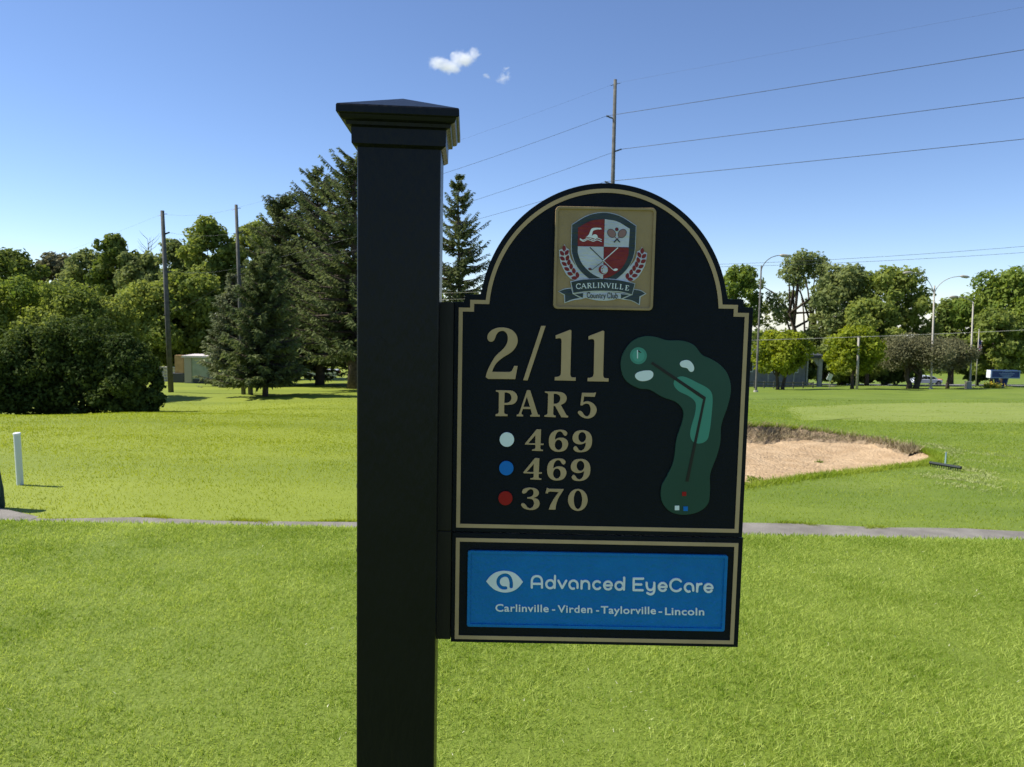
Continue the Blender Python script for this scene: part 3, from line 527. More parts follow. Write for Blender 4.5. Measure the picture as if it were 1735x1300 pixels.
GL = {'C': (.92, [([(.86, .72), (.72, .92), (.5, .98), (.2, .84), (.08, .5), (.2, .16), (.5, .02), (.74, .08), (.88, .25)], .13, 1), ([(.86, .98), (.86, .7)], tn_)]),
 'A': (.95, [([(.04, .02), (.44, .98)], tn_), ([(.46, .98), (.86, .02)], th), ([(.2, .36), (.68, .36)], tn_), SER(.05, .03, .13), SER(.87, .03, .15)]),
 'R': (.9, [([(.2, .02), (.2, .98)], th), ([(.2, .96), (.5, .96), (.68, .84), (.68, .64), (.5, .52), (.2, .52)], .11, 1), ([(.42, .5), (.82, .03)], .15), SER(.2, .03), SER(.84, .03, .1), ([(.02, .97), (.3, .97)], tn_)]),
 'L': (.72, [([(.2, .02), (.2, .98)], th), ([(.04, .035), (.66, .035)], tn_), ([(.66, .02), (.68, .24)], tn_), SER(.2, .97)]),
 'I': (.42, [([(.2, .02), (.2, .98)], th), SER(.2, .03), SER(.2, .97)]),
 'N': (1.0, [([(.16, .02), (.16, .98)], tn_), ([(.16, .97), (.82, .04)], th), ([(.82, .02), (.82, .98)], tn_), SER(.16, .03, .13), SER(.82, .97, .13), ([(0, .97), (.2, .97)], tn_)]),
 'V': (.92, [([(.1, .97), (.46, .03)], th), ([(.46, .03), (.82, .97)], tn_), SER(.1, .97, .14), SER(.82, .97, .12)]),
 'E': (.78, [([(.2, .02), (.2, .98)], th), ([(.04, .965), (.66, .965)], tn_), ([(.2, .5), (.55, .5)], tn_), ([(.04, .035), (.68, .035)], tn_), ([(.66, .76), (.66, .98)], tn_), ([(.7, .02), (.72, .26)], tn_)]),
 'o': (.62, [([(.31, .62), (.14, .52), (.08, .31), (.14, .1), (.31, 0)], .12, 1), ([(.29, .62), (.46, .52), (.52, .31), (.46, .1), (.29, 0)], .12, 1)]),
 'u': (.66, [([(.14, .62), (.14, .2), (.22, .04), (.36, .03), (.48, .14)], .11, 1), ([(.48, .62), (.48, 0)], .12), ([(.04, .61), (.14, .61)], .06), ([(.48, .02), (.58, .02)], .06)]),
 'n': (.68, [([(.14, .62), (.14, 0)], .12), ([(.16, .45), (.28, .6), (.42, .58), (.5, .42), (.5, 0)], .11, 1), ([(.03, .02), (.26, .02)], .06), ([(.4, .02), (.6, .02)], .06)]),
 't': (.4, [([(.16, .82), (.16, .14), (.24, .02), (.36, .06)], .11, 1), ([(.03, .6), (.34, .6)], .07)]),
 'r': (.46, [([(.14, .62), (.14, 0)], .12), ([(.16, .42), (.26, .58), (.4, .6)], .11, 1), ([(.03, .02), (.28, .02)], .06)]),
 'y': (.62, [([(.1, .62), (.32, .04)], .12), ([(.52, .62), (.3, 0), (.2, -.22), (.06, -.26)], .08, 1), ([(.02, .61), (.2, .61)], .06), ([(.42, .61), (.6, .61)], .06)]),
 'l': (.32, [([(.14, 1.0), (.14, 0)], .12), ([(.02, .02), (.26, .02)], .06)]),
 'b': (.64, [([(.12, 1.0), (.12, .02)], .12), ([(.14, .5), (.28, .62), (.46, .5), (.5, .3), (.44, .1), (.28, 0), (.14, .08)], .11, 1)])}
def glyph(ch, ox, oy, ht, wsc=1, rot=0, T=None, lift=.0074, m='white'):
    out = []; c, s_ = math.cos(rot), math.sin(rot); w = GL[ch][0]
    for k, g in enumerate(GL[ch][1]):
        R = stroke(g[0], g[1], sm=len(g) > 2, flat=True); P = []
        for p in R:
            x, y = (p[0] - w / 2) * ht * wsc, -(p[1] * ht); P.append((ox + x * c - y * s_, oy + x * s_ + y * c))
        out.append(([P], lift + k * .00004, .0005, m))
    return out
ly = []
for ch, x, y, r in zip('CARLINVILLE', (418, 512, 612, 700, 772, 852, 948, 1022, 1085, 1172, 1272), (838, 832, 826, 822, 820, 820, 826, 832, 838, 848, 866), (-.10, -.07, -.05, -.03, 0, .02, .04, .06, .08, .10, .13)):
    ly += glyph(ch, x, y, 90, 1.02, r)
relief('club_lettering', ly, CR, Gp); ly = []
for ch, x, y in zip('CountryClub', (592, 648, 700, 755, 800, 836, 878, 952, 1002, 1040, 1092), (998, 1001, 1003, 1004, 1004, 1004, 1004, 1006, 1007, 1008, 1009)):
    ly += glyph(ch, x, y, 98, .62 if ch == 'C' else .84, .018, lift=.0064, m='mapblack')
relief('club_lettering', ly, CR, Gp)
# ---- sponsor plaque writing --------------------------------------------
eye = [(33, 205), (95, 128, 1), (180, 72, 1), (300, 50, 1), (430, 75, 1), (510, 135, 1), (573, 214), (500, 300, 1), (420, 348, 1), (300, 368, 1), (170, 333, 1), (92, 272, 1)]
Dp = (820, 960, 8.675); Ep = (1015, 960, 8.675)
aR_ = stroke([(400, 283), (400, 225), (382, 158), (350, 122), (305, 113), (255, 130), (220, 165), (209, 212), (218, 252), (250, 288), (285, 300), (320, 301)], 50)
relief('eye_logo', [([sp_(eye, 12), aR_], .0052, .0032, 'white', .0003)], BP, Dp)
def arc(cx_, cy_, r, a0, a1, n=12, ry=None): return [(cx_ + r * math.cos(math.radians(a0 + (a1 - a0) * k / (n - 1))), cy_ - (ry or r) * math.sin(math.radians(a0 + (a1 - a0) * k / (n - 1)))) for k in range(n)]
def strokes(name, items, T, w, parent, lift=.0050, m='white'):
    return [([stroke(p, w, sm=len(p) > 2 and not isinstance(p, tuple), flat=False)], lift + k * .00005, .003, m, .0003) for k, p in enumerate(items)]
LET1 = [[(702, 297), (703, 200), (716, 158), (745, 134), (778, 129), (812, 136), (838, 160), (850, 200), (851, 297)], [(703, 241), (850, 242)],
  arc(972, 247, 58, 0, 350, 24), [(1043, 127), (1036, 300)], [(1092, 195), (1146, 302)], [(1207, 195), (1146, 302)],
  [(1320, 309)] + arc(1312, 254, 60, 255, 0, 12) + [(1371, 299)], [(1430, 309), (1432, 200)], [(1432, 262)] + arc(1487, 254, 55, 165, 0, 8) + [(1541, 312)], arc(1660, 260, 57, 48, 318, 16)]
sh = lambda R, dx, dy: [(p[0] + dx, p[1] + dy) for p in R]
eL = [(72, 264), (181, 264)], arc(127, 264, 57, 0, 322, 18)
LET2 = [eL[0], eL[1], arc(292, 269, 56, 0, 350, 24), [(365, 150), (359, 323)], [(640, 164), (503, 164)], [(504, 164), (501, 331)], [(501, 331), (633, 333)], [(504, 247), (614, 249)],
  [(693, 224), (695, 275), (712, 315), (748, 330), (785, 313), (802, 275)], [(804, 224), (803, 335), (785, 378), (745, 392), (702, 374)],
  sh(eL[0], 800, 20), sh(eL[1], 800, 20), arc(1125, 258, 87, 40, 320, 22), [(1320, 349)] + arc(1312, 294, 60, 255, 0, 12) + [(1373, 337)],
  [(1430, 350), (1434, 240)], [(1434, 292), (1448, 255), (1470, 242), (1494, 239)], sh(eL[0], 1470, 36), sh(eL[1], 1470, 36)]
o1 = strokes('s', LET1, Dp, 32, BP); o2 = [([[(p[0] + 1691.6, p[1]) for p in q] for q in l[0]],) + (l[1] + .0006,) + l[2:] for l in strokes('s', LET2, Ep, 32, BP)]
relief('sponsor_lettering', o1 + o2, BP, Dp)
def textlayer(name, words, parent, lift, thick, m, bold=.014):
    V, Fc, vb = [], [], 0
    for txt, xa, xb, yb, cap in words:
        cu = bpy.data.curves.new('tmp', 'FONT'); cu.body = txt; cu.offset = bold; cu.resolution_u = 4; cu.extrude = .5; cu.space_character = 1.06
        ob = bpy.data.objects.new('tmp', cu); S.collection.objects.link(ob); dg = bpy.context.evaluated_depsgraph_get(); dg.update()
        me = bpy.data.meshes.new_from_object(ob.evaluated_get(dg)); P = np.array([v.co[:] for v in me.vertices])
        mn, mxx = P[:, 0].min(), P[:, 0].max(); hcap = .73 + 2 * bold * .5 if txt != '-' else .73
        for p in P:
            px = xa + (p[0] - mn) / (mxx - mn) * (xb - xa); py = yb + .0125 * (px - xa) - p[1] / hcap * cap; a, b_ = onsign(px, py); V.append((a, YS - lift + thick / 2 - p[2] * thick, b_))
        for p in me.polygons: Fc.append(tuple(i + vb for i in p.vertices))
        vb += len(P); bpy.data.objects.remove(ob); bpy.data.curves.remove(cu); bpy.data.meshes.remove(me)
    me = bpy.data.meshes.new(name); me.from_pydata(V, [], Fc); me.materials.append(M[m]); me.update(); return link(name, me, parent)
textlayer('town_lettering', [('Carlinville', 839.5, 929.5, 1034.2, 13), ('-', 935, 940.5, 1035.5, 12), ('Virden', 944.5, 1003, 1036.0, 13), ('-', 1009.5, 1014.5, 1037, 12), ('Taylorville', 1017.5, 1110.5, 1037.6, 13), ('-', 1115, 1121, 1039, 12), ('Lincoln', 1126, 1192, 1040, 13)], BP, .0052, .0030, 'white')
# ---- post and cap -------------------------------------------------------
yaw = math.radians(3.4); lean = math.radians(-.08); yp = 1.245
pl, pr = at(605.2, 700, yp), at(741.8, 700, yp); PW = (pr[0] - pl[0]) / math.cos(yaw); pc = np.array([(pl[0] + pr[0]) / 2, yp]); zr = pl[2]
cy_, sy_ = math.cos(yaw), math.sin(yaw); zh = lambda px, py: at(px, py, yp)[2]
def PT(u, v, w, extra=0):                   # post frame: u across the face, v depth from the face, w world height
    dz = w - zr; u2 = u - math.tan(lean) * dz
    if extra: w = w - u * extra
    return (pc[0] + u2 * cy_ - v * sy_, pc[1] + u2 * sy_ + v * cy_, w)
hwp = PW / 2; r_ = .003; zc = zh(678, 250)
sec = [(-hwp + r_, 0), (hwp - r_, 0), (hwp - r_ * .3, r_ * .3), (hwp, r_), (hwp, PW - r_), (hwp - r_, PW), (-hwp + r_, PW), (-hwp, PW - r_), (-hwp, r_), (-hwp + r_ * .3, r_ * .3)]
b = MB(); b.prism(sec, -.25, zc + .02, PT); PO = b.build('post', M['post'], GS)
b = MB(); q = at(638, 588, yp); u0 = (q[0] - pc[0]) / cy_
b.prism([(math.cos(k * .2618) * .0165 + u0 + .0, math.sin(k * .2618) * .0165 + q[2]) for k in range(24)],   .004, -.0014, lambda u, w, v: PT(u + math.tan(lean) * 0, v, w)); b.build('plug', M['post'], PO)
for py in (822, 930, 1045):
    q = at(603, py, yp + .02); b = MB(); c_ = np.array(PT(-hwp, .02, q[2])); b.tube([c_ + (.003, 0, 0), c_ + (-.001, 0, 0), c_ + (-.0025, 0, 0), c_ + (-.003, 0, 0)], [.008, .0075, .004, .001], 12); b.build('bolt_head', M['post'], PO, smooth_=True)
xt = .009
def ring(hw_, z): return [PT(-hw_, PW / 2 - hw_, z, xt), PT(hw_, PW / 2 - hw_, z, xt), PT(hw_, PW / 2 + hw_, z, xt), PT(-hw_, PW / 2 + hw_, z, xt)]
def solve(h_, py):
    hw_ = hwp
    for _ in range(8): dep = yp - (hw_ - hwp); hw_ = h_ / F * dep
    return hw_, at(678, py, dep)[2]
prof = [(70.5, 251), (77.5, 245), (78, 218), (80.5, 216), (85.5, 213.5), (86.5, 207.5), (89.5, 206), (93.5, 203), (95, 199), (96, 195.5), (99, 194.5), (101, 192.5), (101, 181.5), (99.5, 179), (93, 178.2)]
b = MB(); V = []
for h_, py in prof: V += ring(*solve(h_, py))
n4 = len(prof); fs = [(i * 4 + j, i * 4 + (j + 1) % 4, (i + 1) * 4 + (j + 1) % 4, (i + 1) * 4 + j) for i in range(n4 - 1) for j in range(4)]
V.append(PT(0, PW / 2, solve(93, 178.6)[1] + .033, xt)); fs += [((n4 - 1) * 4 + j, (n4 - 1) * 4 + (j + 1) % 4, n4 * 4) for j in range(4)] + [(3, 2, 1, 0)]
b.add(V, fs); b.build('post_cap', M['post'], GS)
# ================================================================== TREES
LM = dict(
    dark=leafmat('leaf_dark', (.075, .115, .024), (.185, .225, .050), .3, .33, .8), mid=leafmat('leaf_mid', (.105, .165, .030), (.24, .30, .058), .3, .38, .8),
    light=leafmat('leaf_light', (.14, .19, .040), (.28, .32, .078), .3, .4, .8), lime=leafmat('leaf_lime', (.14, .19, .022), (.29, .33, .034), .5, .38, .8),
    olive=leafmat('leaf_olive', (.12, .16, .055), (.25, .285, .10), .3, .36, .8), brown=leafmat('leaf_brown', (.12, .12, .060), (.20, .195, .10), .4, .3, .8),
    shrub=leafmat('leaf_shrub', (.042, .068, .016), (.10, .135, .030), .5, .25, .85), pine=leafmat('needle_dark', (.072, .098, .038), (.16, .19, .068), .4, .28, .8), greypine=leafmat('needle_grey', (.13, .155, .08), (.23, .25, .135), .4, .28, .8))
def unit(n): v = rng.normal(size=(n, 3)); return v / np.linalg.norm(v, axis=1)[:, None]
def leafmesh(name, P, Nn, size, m, parent, asp=.62):
    n = len(P); a = np.cross(Nn, unit(n)); a /= np.linalg.norm(a, axis=1)[:, None] + 1e-9; b = np.cross(Nn, a)
    s = size * (.6 + .8 * rng.random(n))[:, None]; V = np.stack([P - a * s, P + b * s * asp + Nn * s * .2, P + a * s, P - b * s * asp + Nn * s * .2], 1)
    return mesh_np(name, V, np.arange(4 * n).reshape(-1, 4), m, parent)
def broadleaf(px, top, w, d, label, kind='mid', cb=None, lobes=30, n=9000, size=None, group=None, stems=1, name='tree', cat='tree', full=.62, lrs=(.20, .34), lean=0, base=None, bark='bark', taper=1.0):
    size = size or .0026 * d; Xc = at(px, top, d)[0]; zb = float(Hbase(Xc, d)); zt = at(px, top, d)[2]; R = w / 2 * d / F
    zc0 = at(px, cb, d)[2] if cb else zb + (zt - zb) * (.12 if cat == 'tree' else -.04); Ht = zt - zc0
    root = thing(name, label, cat, (Xc, d, zb), group)
    L = []
    for k in range(lobes):
        u = ((k + rng.random()) / lobes) ** .85; a = k * 2.39996 + rng.random() * 1.2; pr_ = math.sin(math.pi * (u * .68 + .19)) ** .55
        r = R * rng.uniform(*lrs); rad = max(0, R * pr_ - r * .75) * (full + (1 - full) * rng.random()) * rng.choice([1, 1, .55])
        z = zc0 + r * .5 + u * (Ht - r * 1.45); L.append((Xc + math.cos(a) * rad + lean * (z - zb), d + math.sin(a) * rad, z, r))
    L.append((Xc + lean * Ht + R * rng.uniform(-.15, .15), d, zt - R * .28, R * .28)); L = np.array(L); pw = L[:, 3] ** 2; pw /= pw.sum()
    k = rng.choice(len(L), n, p=pw); dr = unit(n); rad = L[k, 3] * (.45 + .62 * rng.random(n) ** .7) * (1 + .25 * np.sin(dr[:, 0] * 5 + k) * np.cos(dr[:, 2] * 4 + k * 2))
    P = L[k, :3] + dr * rad[:, None] * np.array([1, 1, .78]); Nn = dr * .6 + unit(n) * .75 + np.array([0, 0, .35]); Nn /= np.linalg.norm(Nn, axis=1)[:, None]
    if cb is None: P[:, 2] = np.maximum(P[:, 2], zb + rng.random(n) * .4)
    leafmesh('crown', P, Nn, size, LM[kind], root)
    b = MB(); tr = max(.09, R * .055)
    for s_ in range(stems):
        bx = Xc + (s_ - (stems - 1) / 2) * tr * 2.4; tx = Xc + (s_ - (stems - 1) / 2) * R * .5; zm = zc0 + Ht * .55
        pts_ = [(bx + (tx - bx) * q ** 1.3 + lean * (zm - zb) * q + rng.normal() * tr * .35 * (q > 0), d + rng.normal() * tr * .3 * (q > 0), zb - .2 + (zm - zb + .2) * q) for q in np.linspace(0, 1, 7)]
        b.tube(pts_, [tr * 1.35, tr, tr * .9, tr * .75, tr * .6, tr * .42, tr * .22], 8)
        for l in L[rng.permutation(len(L))[:12]]:
            q = int(rng.integers(2, 6)); p0 = np.array(pts_[q]); p1 = l[:3]
            if p1[2] > p0[2] - .3 * R: b.tube([p0, p0 * .5 + p1 * .5 + np.array([0, 0, .12 * np.linalg.norm(p1 - p0)]), p1], [tr * .42, tr * .25, tr * .08], 5)
    b.build('trunk', M[bark], root, smooth_=True)
    return root
def conifer(px, top, w, d, label, kind='pine', levels=30, per=9, cb=.05, group=None, sparse=0, droop=.25, trunk_r=.2, top_w=.03, pw=.85, tuft=.62, steps=12, fork=None, name='spruce_tree'):
    Xc = at(px, top, d)[0]; zb = float(Hbase(Xc, d)); zt = at(px, top, d)[2]; R = w / 2 * d / F; Ht = zt - zb
    root = thing(name, label, 'tree', (Xc, d, zb), group); Ps, Ds, Ss = [], [], []; b = MB()
    b.tube([(Xc + .12 * math.sin(q * 5), d, zb - .2 + (Ht + .1) * q) for q in np.linspace(0, 1, 8)], [trunk_r * (1.25 - q * 1.2) + .03 for q in np.linspace(0, 1, 8)], 9)
    if fork: 
        for fx, fh, ft in fork: b.tube([(Xc, d, zb + fh), (Xc + fx * .5, d - .2, zb + fh + (ft - fh) * .3), (Xc + fx, d, zb + ft)], [trunk_r * .7, trunk_r * .5, .05], 7)
    for k in range(levels):
        u = (k + rng.random() * .6) / levels; z0 = zb + Ht * (cb + (1 - cb) * u); Lb = R * ((1 - u) ** pw + top_w)
        for j in range(max(3, int(per * (1 - .45 * u)))):
            if rng.random() < sparse * (.4 + u): continue
            a = j * 6.283 / per + k * 1.1 + rng.normal() * .25; ln = Lb * rng.uniform(.62, 1.08); up = (.55 * u - droop * (1 - u)) + rng.normal() * .08
            t = np.linspace(.12, 1, steps); bxs = np.stack([Xc + math.cos(a) * ln * t, d + math.sin(a) * ln * t, z0 + ln * (up * t + .22 * t ** 2.2 * (1 - .5 * u)) - .05 * ln * np.sin(t * 3.1)], 1)
            b.tube([(Xc, d, z0), bxs[steps // 2], bxs[-1]], [.05 + .02 * ln, .04, .012], 4, caps=False)
            for side in (-1, 1, -1, 1, 0, 0):
                dirv = np.array([math.cos(a + side * .95), math.sin(a + side * .95), -.28 - (.75 if side == 0 else 0) * rng.random()]) + rng.normal(size=(steps, 3)) * .28
                Ps.append(bxs + rng.normal(size=(steps, 3)) * .06 * tuft); Ds.append(dirv / np.linalg.norm(dirv, axis=1)[:, None]); Ss.append(tuft * (.55 + .6 * rng.random(steps)) * (1.15 - .55 * t) * (.5 + .5 * ln / max(R, .1)))
    P, D_, S_ = np.concatenate(Ps), np.concatenate(Ds), np.concatenate(Ss)[:, None]; wv = np.cross(D_, unit(len(P))); wv /= np.linalg.norm(wv, axis=1)[:, None] + 1e-9
    V = np.stack([P, P + D_ * S_ * .5 + wv * S_ * .17, P + D_ * S_, P + D_ * S_ * .45 - wv * S_ * .17], 1)
    mesh_np('crown', V, np.arange(4 * len(P)).reshape(-1, 4), LM[kind], root); b.build('trunk', M['bark'], root, smooth_=True); return root
GW = 'trees of the wood on the left'
broadleaf(22, 418, 123, 96, 'dark green tree at the far left edge behind the paler leafy trees', 'dark', cb=600, lobes=36, n=9750, group=GW, lrs=(.19, .33))
broadleaf(95, 424, 130, 104, 'brownish low-topped tree in the far wood between two dark green trees', 'brown', cb=600, lobes=36, n=10500, group=GW, lrs=(.19, .33))
broadleaf(150, 418, 117, 95, 'olive tree just left of the tallest pointed crown of the left wood', 'olive', cb=600, lobes=36, n=9750, group=GW, lrs=(.19, .33))
broadleaf(193, 394, 109, 92, 'dark tree whose pointed crown stands tallest left of the near utility pole', 'dark', cb=600, lobes=42, n=11250, group=GW, lrs=(.19, .33))
broadleaf(240, 424, 124, 90, 'round grey-green tree right of the tallest crown, behind the utility pole', 'olive', cb=610, lobes=39, n=10500, group=GW, lrs=(.19, .33))
broadleaf(302, 402, 119, 88, 'loose olive tree directly right of the bare-topped tree and utility pole', 'olive', cb=620, lobes=36, n=9750, group=GW, lrs=(.19, .33))
broadleaf(356, 366, 130, 84, 'tall yellow-green tree between the two left utility poles', 'light', cb=620, lobes=47, n=16500, group=GW, lrs=(.19, .33))
broadleaf(432, 372, 130, 86, 'yellow-green tree rising just right of the second utility pole', 'light', cb=620, lobes=42, n=12000, group=GW, lrs=(.19, .33))
broadleaf(262, 470, 169, 76, 'bright green tree behind the near utility pole above the small shed', 'light', cb=None, lobes=47, n=16500, group=GW, lrs=(.19, .33))
broadleaf(330, 455, 156, 78, 'bright leafy tree standing behind the shed and the grey-green spruce', 'light', cb=None, lobes=47, n=15000, group=GW, lrs=(.19, .33))
broadleaf(520, 420, 195, 92, 'green tree glimpsed behind the dark spruces and the white pickup', 'mid', cb=600, lobes=42, n=12000, group=GW, lrs=(.19, .33))
broadleaf(690, 470, 221, 95, 'green tree mostly hidden behind the black sign post', 'mid', cb=None, lobes=42, n=10500, group=GW, lrs=(.19, .33))
# a bare-branched top
bt = thing('bare_tree', 'leafless tree top sticking out of the wood left of the near utility pole', 'tree', (at(250, 410, 94)[0], 94, float(Hbase(at(250, 410, 94)[0], 94))))
b = MB(); X0, zt0 = at(250, 405, 94)[0], at(250, 405, 94)[2]; b.tube([(X0, 94, bt.location.z), (X0 + .2, 94, zt0 - 3), (X0, 94, zt0)], [.2, .06, .015], 6)
for k in range(30):
    z = zt0 - rng.random() * 5; a = rng.random() * 6.28; l = rng.uniform(.8, 2.4); b.tube([(X0, 94, z), (X0 + math.cos(a) * l * .6, 94 + math.sin(a) * l * .6, z + l * .5), (X0 + math.cos(a) * l, 94 + math.sin(a) * l, z + l * 1.0)], [.03, .02, .008], 4, caps=False)
b.build('trunk', M['bark'], bt)
GSH = 'bushy trees massed at the left beside the fairway'
broadleaf(20, 462, 150, 47, 'soft green bushy tree at the left picture edge', 'mid', lobes=40, n=15000, size=.10, group=GSH, name='bushy_tree')
broadleaf(-40, 470, 150, 45, 'bushy tree cut by the left picture edge with a sunlit lower side', 'light', lobes=36, n=9000, size=.10, group=GSH, name='bushy_tree')
broadleaf(112, 470, 170, 46, 'yellow-green bushy tree above the middle of the dark shrubs', 'light', lobes=44, n=17000, size=.10, group=GSH, name='bushy_tree')
broadleaf(185, 497, 130, 47, 'yellow-green bushy tree nearest the small shed in the left mass', 'light', lobes=40, n=13000, size=.10, group=GSH, name='bushy_tree')
for px_, top_, w_2, d_, lb in ((-15, 585, 150, 36.5, 'dark shrub at the bottom left picture edge'), (60, 545, 150, 37.5, 'tall dark shrub in the left half of the shrub mass'), (135, 530, 160, 38, 'tallest dark shrub in the middle of the shrub mass'), (200, 560, 130, 37.5, 'dark shrub between the tallest shrub and the rounded end shrub'), (236, 598, 78, 37, 'low rounded dark shrub at the right end casting shade on the lawn')):
    broadleaf(px_, top_, w_2, d_, lb, 'shrub', lobes=40, n=15000, size=.085, group='dark shrubs massed at the left', name='shrub', cat='shrub', lrs=(.22, .36), full=.8)
conifer(396, 462, 118, 60, 'grey-green spruce with low skirts between the shed and the twin pole', 'greypine', levels=26, per=10, cb=.0, tuft=.75, droop=.15, pw=.75)
conifer(480, 336, 215, 63, 'dense dark spruce right of the second utility pole', 'pine', levels=40, per=10, cb=.10, tuft=.68, steps=17, droop=.22, pw=.62, trunk_r=.3, top_w=.09)
conifer(446, 425, 150, 47.5, 'dark spruce with drooping boughs hanging in front of the second utility pole', 'pine', levels=30, per=10, cb=.12, trunk_r=.13, tuft=.65, steps=16, droop=.3, pw=.6)
conifer(540, 290, 260, 62, 'dark spruce standing between the dense spruce and the tall open spruce', 'pine', levels=38, per=9, cb=.12, tuft=.65, steps=18, droop=.2, pw=.62, top_w=.06, trunk_r=.3, sparse=.18)
conifer(602, 268, 300, 55.5, 'tallest open-branched spruce with a thick forked trunk beside the black post', 'pine', levels=42, per=9, cb=.14, tuft=.62, steps=20, droop=.10, pw=.55, sparse=.26, trunk_r=.50, fork=[(-1.5, 1.2, 6.5), (1.3, 1.5, 7.5)], top_w=.08)
conifer(676, 330, 200, 66, 'dark spruce mostly hidden behind the black sign post', 'pine', levels=30, per=9, cb=.05, tuft=.85)
conifer(779, 298, 215, 70, 'pointed dark spruce between the black post and the arched sign panel', 'pine', levels=38, per=9, cb=.03, tuft=.68, steps=16, droop=.12, pw=.72, sparse=.15, top_w=.03)
GR = 'trees along the street on the right'
broadleaf(1252, 446, 94, 96, 'small pale green tree directly right of the arched panel', 'mid', cb=585, lobes=24, n=5000, group=GR, full=.8)
broadleaf(1368, 421, 195, 98, 'tall open tree with sky showing through its limbs', 'olive', cb=610, lobes=34, n=8000, size=.20, group=GR, lrs=(.11, .20), full=.55, stems=2)
broadleaf(1440, 442, 149, 93, 'dense olive tree between the open tree and the double street lamp', 'olive', cb=620, lobes=36, n=11000, group=GR)
broadleaf(1512, 446, 161, 90, 'bright green leafy tree left of the double street lamp', 'light', cb=610, lobes=38, n=12000, group=GR, lrs=(.17, .30))
broadleaf(1478, 500, 126, 86, 'yellow-green low tree behind the bare thin post', 'light', cb=640, lobes=30, n=8000, group=GR)
broadleaf(1622, 500, 126, 104, 'dark round tree between the two street lamps', 'dark', cb=630, lobes=30, n=8000, group=GR)
broadleaf(1716, 448, 172, 84, 'large dark green tree overhanging the right picture edge', 'mid', cb=628, lobes=42, n=15000, group=GR)
broadleaf(1690, 520, 103, 80, 'drooping light green tree behind the flagpole', 'light', cb=638, lobes=30, n=8000, group=GR)
broadleaf(1327, 555, 110, 62, 'round lime-topped tree in front of the grey porch', 'lime', cb=634, lobes=30, n=9000, size=.13, group=GR, stems=2, full=.75)
broadleaf(1450, 548, 108, 64, 'round lime-topped tree around the bare thin post', 'lime', cb=634, lobes=30, n=9000, size=.13, group=GR, stems=1, full=.75)
broadleaf(1552, 561, 158, 68, 'wide grey-brown tree left of the double street lamp', 'brown', cb=626, lobes=44, n=17000, size=.09, group=GR, stems=2)
broadleaf(1612, 568, 100, 71, 'smaller grey-brown tree right of the double street lamp', 'brown', cb=626, lobes=34, n=10000, size=.09, group=GR, stems=1)
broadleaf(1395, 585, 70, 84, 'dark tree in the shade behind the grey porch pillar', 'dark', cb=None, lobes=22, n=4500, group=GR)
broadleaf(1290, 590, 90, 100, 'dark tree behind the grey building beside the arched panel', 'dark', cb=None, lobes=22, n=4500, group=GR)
broadleaf(1100, 560, 200, 110, 'green tree hidden behind the sign panel', 'mid', cb=None, lobes=26, n=4000, group=GR)
broadleaf(930, 560, 200, 112, 'green tree behind the left half of the sign panel', 'mid', cb=None, lobes=26, n=4000, group=GR)
broadleaf(1425, 600, 110, 90, 'dark low tree added as shade left of the yard sign', 'dark', cb=None, lobes=26, n=7000, group=GR)  # added tree, its dark crown stands in for shade under the street trees
broadleaf(1500, 596, 130, 92, 'dark low tree added as shade behind the thin post', 'dark', cb=None, lobes=28, n=8000, group=GR)  # also added, to darken the shaded strip behind the post
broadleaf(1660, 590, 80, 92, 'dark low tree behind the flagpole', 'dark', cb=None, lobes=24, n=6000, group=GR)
# far wood closing the horizon
n = 60000; t = (rng.random(n) * 3.2 - 1.6); dd = 190 + rng.random(n) * 30; x = t * dd; hh = 10 + 3.5 * vnoise(x, x * 0, 41, .06) + 3 * vnoise(x, x * 0 + 3, 42, .17)
P = np.stack([x, dd, Hbase(x, dd) + hh * rng.random(n) ** .7], 1); Nn = unit(n) + np.array([0, -.5, .4]); Nn /= np.linalg.norm(Nn, axis=1)[:, None]
tag(leafmesh('distant_wood', P, Nn, .75, LM['dark'], None), 'far dark wood closing the horizon behind all the trees', 'wood', kind='stuff')

# ================================================================== POLES, WIRES, STREET FURNITURE
def zpole(px_b, py_b, d, px_t, py_t): a = at(px_b, py_b, d); g = np.array([a[0], d, float(Hbase(a[0], d))]); return g, at(px_t, py_t, d)
GP = 'wooden utility poles along the power line'
def upole(bpt, tpt, r, label, arms, fw=True):
    root = thing('utility_pole', label, 'utility pole', tuple(bpt), GP); b = MB(); b.tube([bpt - (0, 0, .4), bpt * .5 + tpt * .5, tpt], [r * 1.15, r, r * .75], 12); b.build('pole', M['pole'], root, smooth_=True); tips = []
    for t, dx in arms:
        p = bpt + (tpt - bpt) * t; e = p + np.array([dx, -.1, .14]); b = MB(); b.tube([p, p * .45 + e * .55, e], [.035, .03, .03], 6)
        for q in np.linspace(.35, 1, 7): c_ = p * (1 - q) + e * q; b.tube([c_ - (e - p) * .02, c_ + (e - p) * .02], [.055, .055], 8)
        b.build('insulator', M['steel'], root, smooth_=True); tips.append(e)
    b = MB(); b.tube([tpt - (.25, 0, .35), tpt - (0, 0, .25), tpt + (.3, 0, -.2)], [.015, .02, .015], 5); b.build('top_bracket', M['steel'], root); tips.insert(0, tpt + np.array([0, -.05, -.22])); return tips
gC = at(1030, 655, 45); gC[2] = float(Hbase(gC[0], 45)); tC = at(1042.5, 135, 45); Hc = tC[2] - gC[2]
fr = lambda py: 1 - (py - 135) / F * 45 / Hc * 1.0
C_ = upole(gC, tC, .125, 'tall utility pole rising behind the arched top of the sign', [(fr(198), -.46), (fr(251), .42), (fr(304), -.46)])
g1, t1_ = zpole(290, 663, 51, 275, 357); g2, t2_ = zpole(413, 672, 49, 400, 347)
